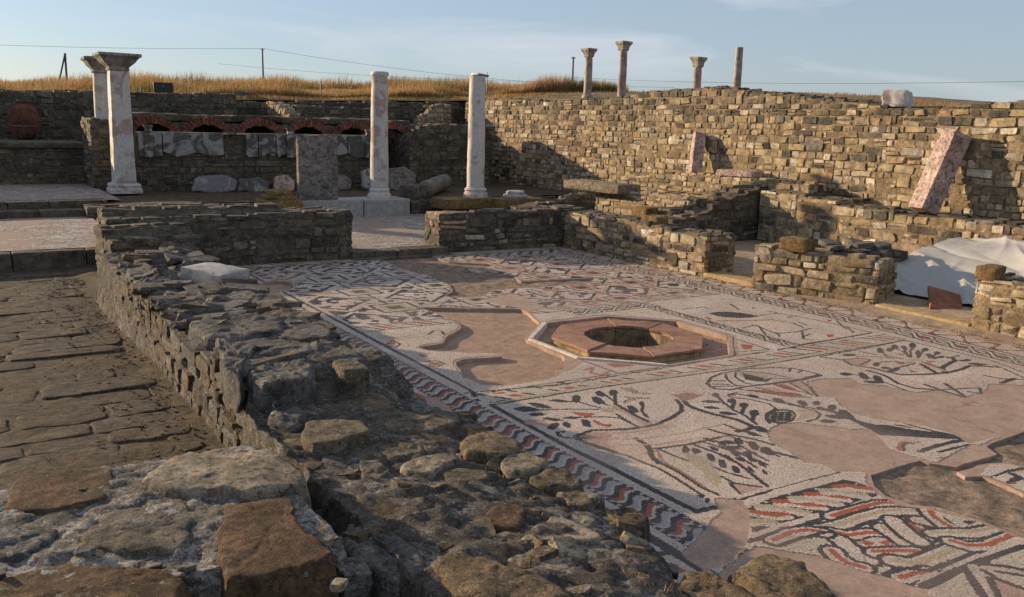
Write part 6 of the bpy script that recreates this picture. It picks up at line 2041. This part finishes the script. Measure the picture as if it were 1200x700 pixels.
def f_right(r, n):
    x = r.uniform(17.6, 40, n); y = r.uniform(6, 33, n)
    return np.stack([x, y], 1)
grass('dry_grass', 'sparse dry grass growing behind the tall wall', 24000, f_right, .06, .22, 3)
def f_stalk(r, n):
    x = r.uniform(-6, 24, n); y = r.uniform(34, 46, n)
    return np.stack([x, y], 1)
grass('dry_stalks', 'tall thin dry weed stalks standing above the grass', 160, f_stalk, .8, 1.15, 4)

def gz(x, y):
    return float(bank(np.array([[x, y, 0.0]]))[0])

# columns standing beyond the tall wall
def far_column(lab, x, y, ztop, r, cap, seed):
    z = gz(x, y) - .05
    h = ztop - z
    t = thing('distant_column', lab, 'column', (x, y, z))
    hc = .34 if cap else 0
    pts = [(r * (1 - .1 * q), .0 + (h - hc) * q) for q in np.linspace(0, 1, 16)]
    obj('shaft', lathe('shaft', pts, 'farcol', 20, .008, seed), t, (x, y, z))
    obj('base', lathe('base', [(r * 1.35, 0), (r * 1.35, .1), (r * 1.15, .16), (r * 1.02, .2)], 'farcol', 20, .004, seed), t, (x, y, z))
    if cap:
        rt = r * .9
        obj('capital', square_lathe('capital', [(rt * .85, 0), (rt * 1.02, .05), (rt * .98, .08), (rt * 1.15, .18), (rt * 1.5, .26), (rt * 1.55, .28), (rt * 1.55, .34)], 'capital', .012, seed), t, (x, y, z + h - hc))
    return t
far_column('slender distant column with small capital standing at the corner of the tall wall', 22.0, 29.3, 5.60, .165, True, 1)
far_column('tallest distant column with flared capital rising behind the tall wall', 22.0, 27.15, 5.73, .165, True, 2)
far_column('short distant column with dark wide capital behind the tall wall', 22.0, 23.1, 4.97, .15, True, 3)
far_column('bare distant column shaft without capital behind the tall wall', 22.0, 21.25, 5.18, .135, False, 4)

# utility poles
def pole(lab, x, y, top, r=.05, mat='wood'):
    z = gz(x, y) - .1
    t = thing('utility_pole', lab, 'pole', (x, y, z))
    obj('shaft', tube('shaft', [(0, 0, 0), (0, 0, (top - z) * .5), (0, 0, top - z)], [r, r * .9, r * .75], mat, 8), t, (x, y, z))
    for s in (-1, 1):
        obj('insulator', lathe('insulator', [(.02, 0), (.03, .03), (.02, .07)], 'metal', 8, 0), t, (x + s * .08, y, top - .08))
    return t
P1 = (15.2, 50.0, 6.32)
pole('plain wooden utility pole on the grassy bank', *P1)
ap = thing('stayed_pole', 'wooden pole with a slanted stay on the grassy bank beyond the large jar', 'pole', (5.4, 50.0, gz(5.4, 50) - .1))
zz = gz(5.4, 50) - .1
obj('shaft', tube('shaft', [(5.4, 50, zz), (5.4, 50, 5.45)], .05, 'wood', 8), ap)
ap.children[-1].location = (0 - 5.4, 0 - 50, -zz)
obj('stay', tube('stay', [(4.95, 50, zz), (5.38, 50, 5.35)], .04, 'wood', 8), ap)
ap.children[-1].location = (0 - 5.4, 0 - 50, -zz)
pole('tall dark thin post beside the slender distant column', 24.5, 33.8, 5.65, .045)
pole('short dark post beside the tall thin post', 24.9, 33.6, 4.62, .035)
pole('short iron post behind the far end of the tall wall', 23.5, 12.2, 4.10, .035, 'metal')
# fence stakes
for x, y, top in ((9.75, 33.6, 3.72), (5.9, 33.4, 3.50), (8.0, 33.3, 3.55), (12.4, 33.5, 3.95), (16.0, 33.8, 4.05), (20.2, 34.2, 4.75)):
    z = gz(x, y) - .05
    t = thing('fence_stake', 'thin pale stake standing in the turf at the lip of the bank', 'stake', (x, y, z), 'pale stakes along the bank')
    obj('shaft', tube('shaft', [(0, 0, 0), (0, 0, top - z)], .022, 'metal', 6), t, (x, y, z))
# wires
def wire(lab, a, b, sag, r=.007):
    pts = []
    for k in range(25):
        q = k / 24
        p = Vector(a).lerp(Vector(b), q); p.z -= sag * 4 * q * (1 - q)
        pts.append(tuple(p - Vector(a)))
    tag(obj('power_line', tube('power_line', pts, r, 'wire', 4), None, a), lab, 'wire', None)
wire('thin power line running left from the plain wooden pole', (-12, 52, 5.75), P1, .35)
wire('thin power line sagging from the plain wooden pole towards the distant columns', P1, (40, 44, 5.2), .5)
wire('thin fence wire strung beyond the tall wall', (24.5, 33.8, 4.75), (23.5, 12.2, 3.95), .15, .005)
wire('thin upper wire between the dark posts and the far bank', (24.9, 33.6, 4.55), (12, 47, 5.2), .2, .005)
# information panel
ip = thing('information_panel', 'dark information board seen from behind on a metal post by the bank', 'sign', (6.75, 34.0, gz(6.75, 34) - .05))
zb = gz(6.75, 34) - .05
obj('post', tube('post', [(0, 0, 0), (0, 0, 3.6 - zb)], .03, 'metal', 8), ip, (6.75, 34.0, zb))
bd = obj('board', block_mesh('board', (.66, .05, .40), 'panel_dark', 1, 0, 1, .006), ip, (6.75, 33.95, 3.30))
bd.rotation_euler = (math.radians(-12), 0, 0)
obj('board_frame', tube('board_frame', [(-.33, 0, 0), (.33, 0, 0)], .015, 'metal', 6), ip, (6.75, 33.93, 3.30))
# stones on the lip of the bank
for i, (x, y, s) in enumerate(((8.6, 33.0, .35), (9.15, 32.8, .55), (9.4, 33.1, .3))):
    me, c = slab_mesh('bank_boulder', [(x - s * .6, y - s * .4), (x + s * .3, y - s * .5), (x + s * .7, y), (x + s * .2, y + s * .5), (x - s * .5, y + s * .3)], gz(x, y) + s * .45, s * .6, 'grey', seed=700 + i, rough=.06, edge=.12, rings=4)
    tag(obj('bank_boulder', me, None, c), ('small grey boulder at the near end of the row on the turf bank', 'largest grey boulder of the row lying on the turf bank', 'smallest grey boulder behind the largest one on the turf bank')[i], 'boulder', 'boulders on the bank')

# ------------------------------------------------------------------ dry weeds and gravel among the stones
def sprigs(name, lab, pts, n, h, seed):
    r = np.random.default_rng(seed)
    V = []
    for x, y, z in pts:
        for _ in range(n):
            a = r.uniform(0, 6.28); L = h * r.uniform(.4, 1.2); lean_ = r.uniform(.15, .8)
            bx, by = x + r.normal(0, .02), y + r.normal(0, .02)
            w = .0022
            d = np.array([math.cos(a), math.sin(a)])
            t = np.array([bx + d[0] * L * lean_, by + d[1] * L * lean_, z + L * (1 - .4 * lean_)])
            V += [(bx - d[1] * w, by + d[0] * w, z), (bx + d[1] * w, by - d[0] * w, z), tuple(t)]
    V = np.array(V)
    o = obj(name, quads_np(name, V, np.arange(len(V)).reshape(-1, 3), M['grass'], smooth=False))
    o['kind'] = 'stuff'; o['label'] = lab; o['category'] = 'weeds'
rw = random.Random(9)
sprigs('dry_weeds', 'thin dry weeds growing in cracks of the near walls and along the path',
       [(rw.uniform(1.5, 1.62), rw.uniform(5, 12.5), .03) for _ in range(16)] + [(rw.uniform(1.7, 3.1), rw.uniform(2.4, 5.4), .47) for _ in range(30)] + [(rw.uniform(10.7, 10.95), rw.uniform(4, 15), .02) for _ in range(60)], 9, .07, 4)
def gravel(name, lab, fn, n, seed, mat):
    r = random.Random(seed)
    V, F = [], []
    for _ in range(n):
        x, y, z = fn(r)
        s = r.uniform(.006, .022)
        v, f = ROCKS['rub'][r.randrange(16)]
        b = len(V)
        ca, sa = math.cos(r.random() * 6), math.sin(r.random() * 6)
        for q in v:
            V.append((x + (q[0] * ca - q[1] * .8) * s, y + (q[0] * .8 + q[1] * ca) * s, z + q[2] * s * .7 + s * .2))
        F += [tuple(k + b for k in ff) for ff in f]
    o = obj(name, mesh_np(name, V, F, M[mat]))
    o['kind'] = 'stuff'; o['label'] = lab; o['category'] = 'gravel'
gravel('gravel', 'small chips and gravel along the foot of the long wall', lambda r: (min(1.68, 1.62 - abs(r.gauss(0, .35))), r.uniform(5, 15), .022), 900, 1, 'flag')
gravel('gravel', 'small pale chips scattered along the foot of the right hand piers', lambda r: (10.95 - abs(r.gauss(0, .12)), r.uniform(4, 15), .04), 700, 2, 'tan')
gravel('gravel', 'sandy grit lying in the broken gaps of the mosaic', lambda r: (r.uniform(4.5, 8.0), r.uniform(2.5, 9.5), -.024), 300, 3, 'bed')
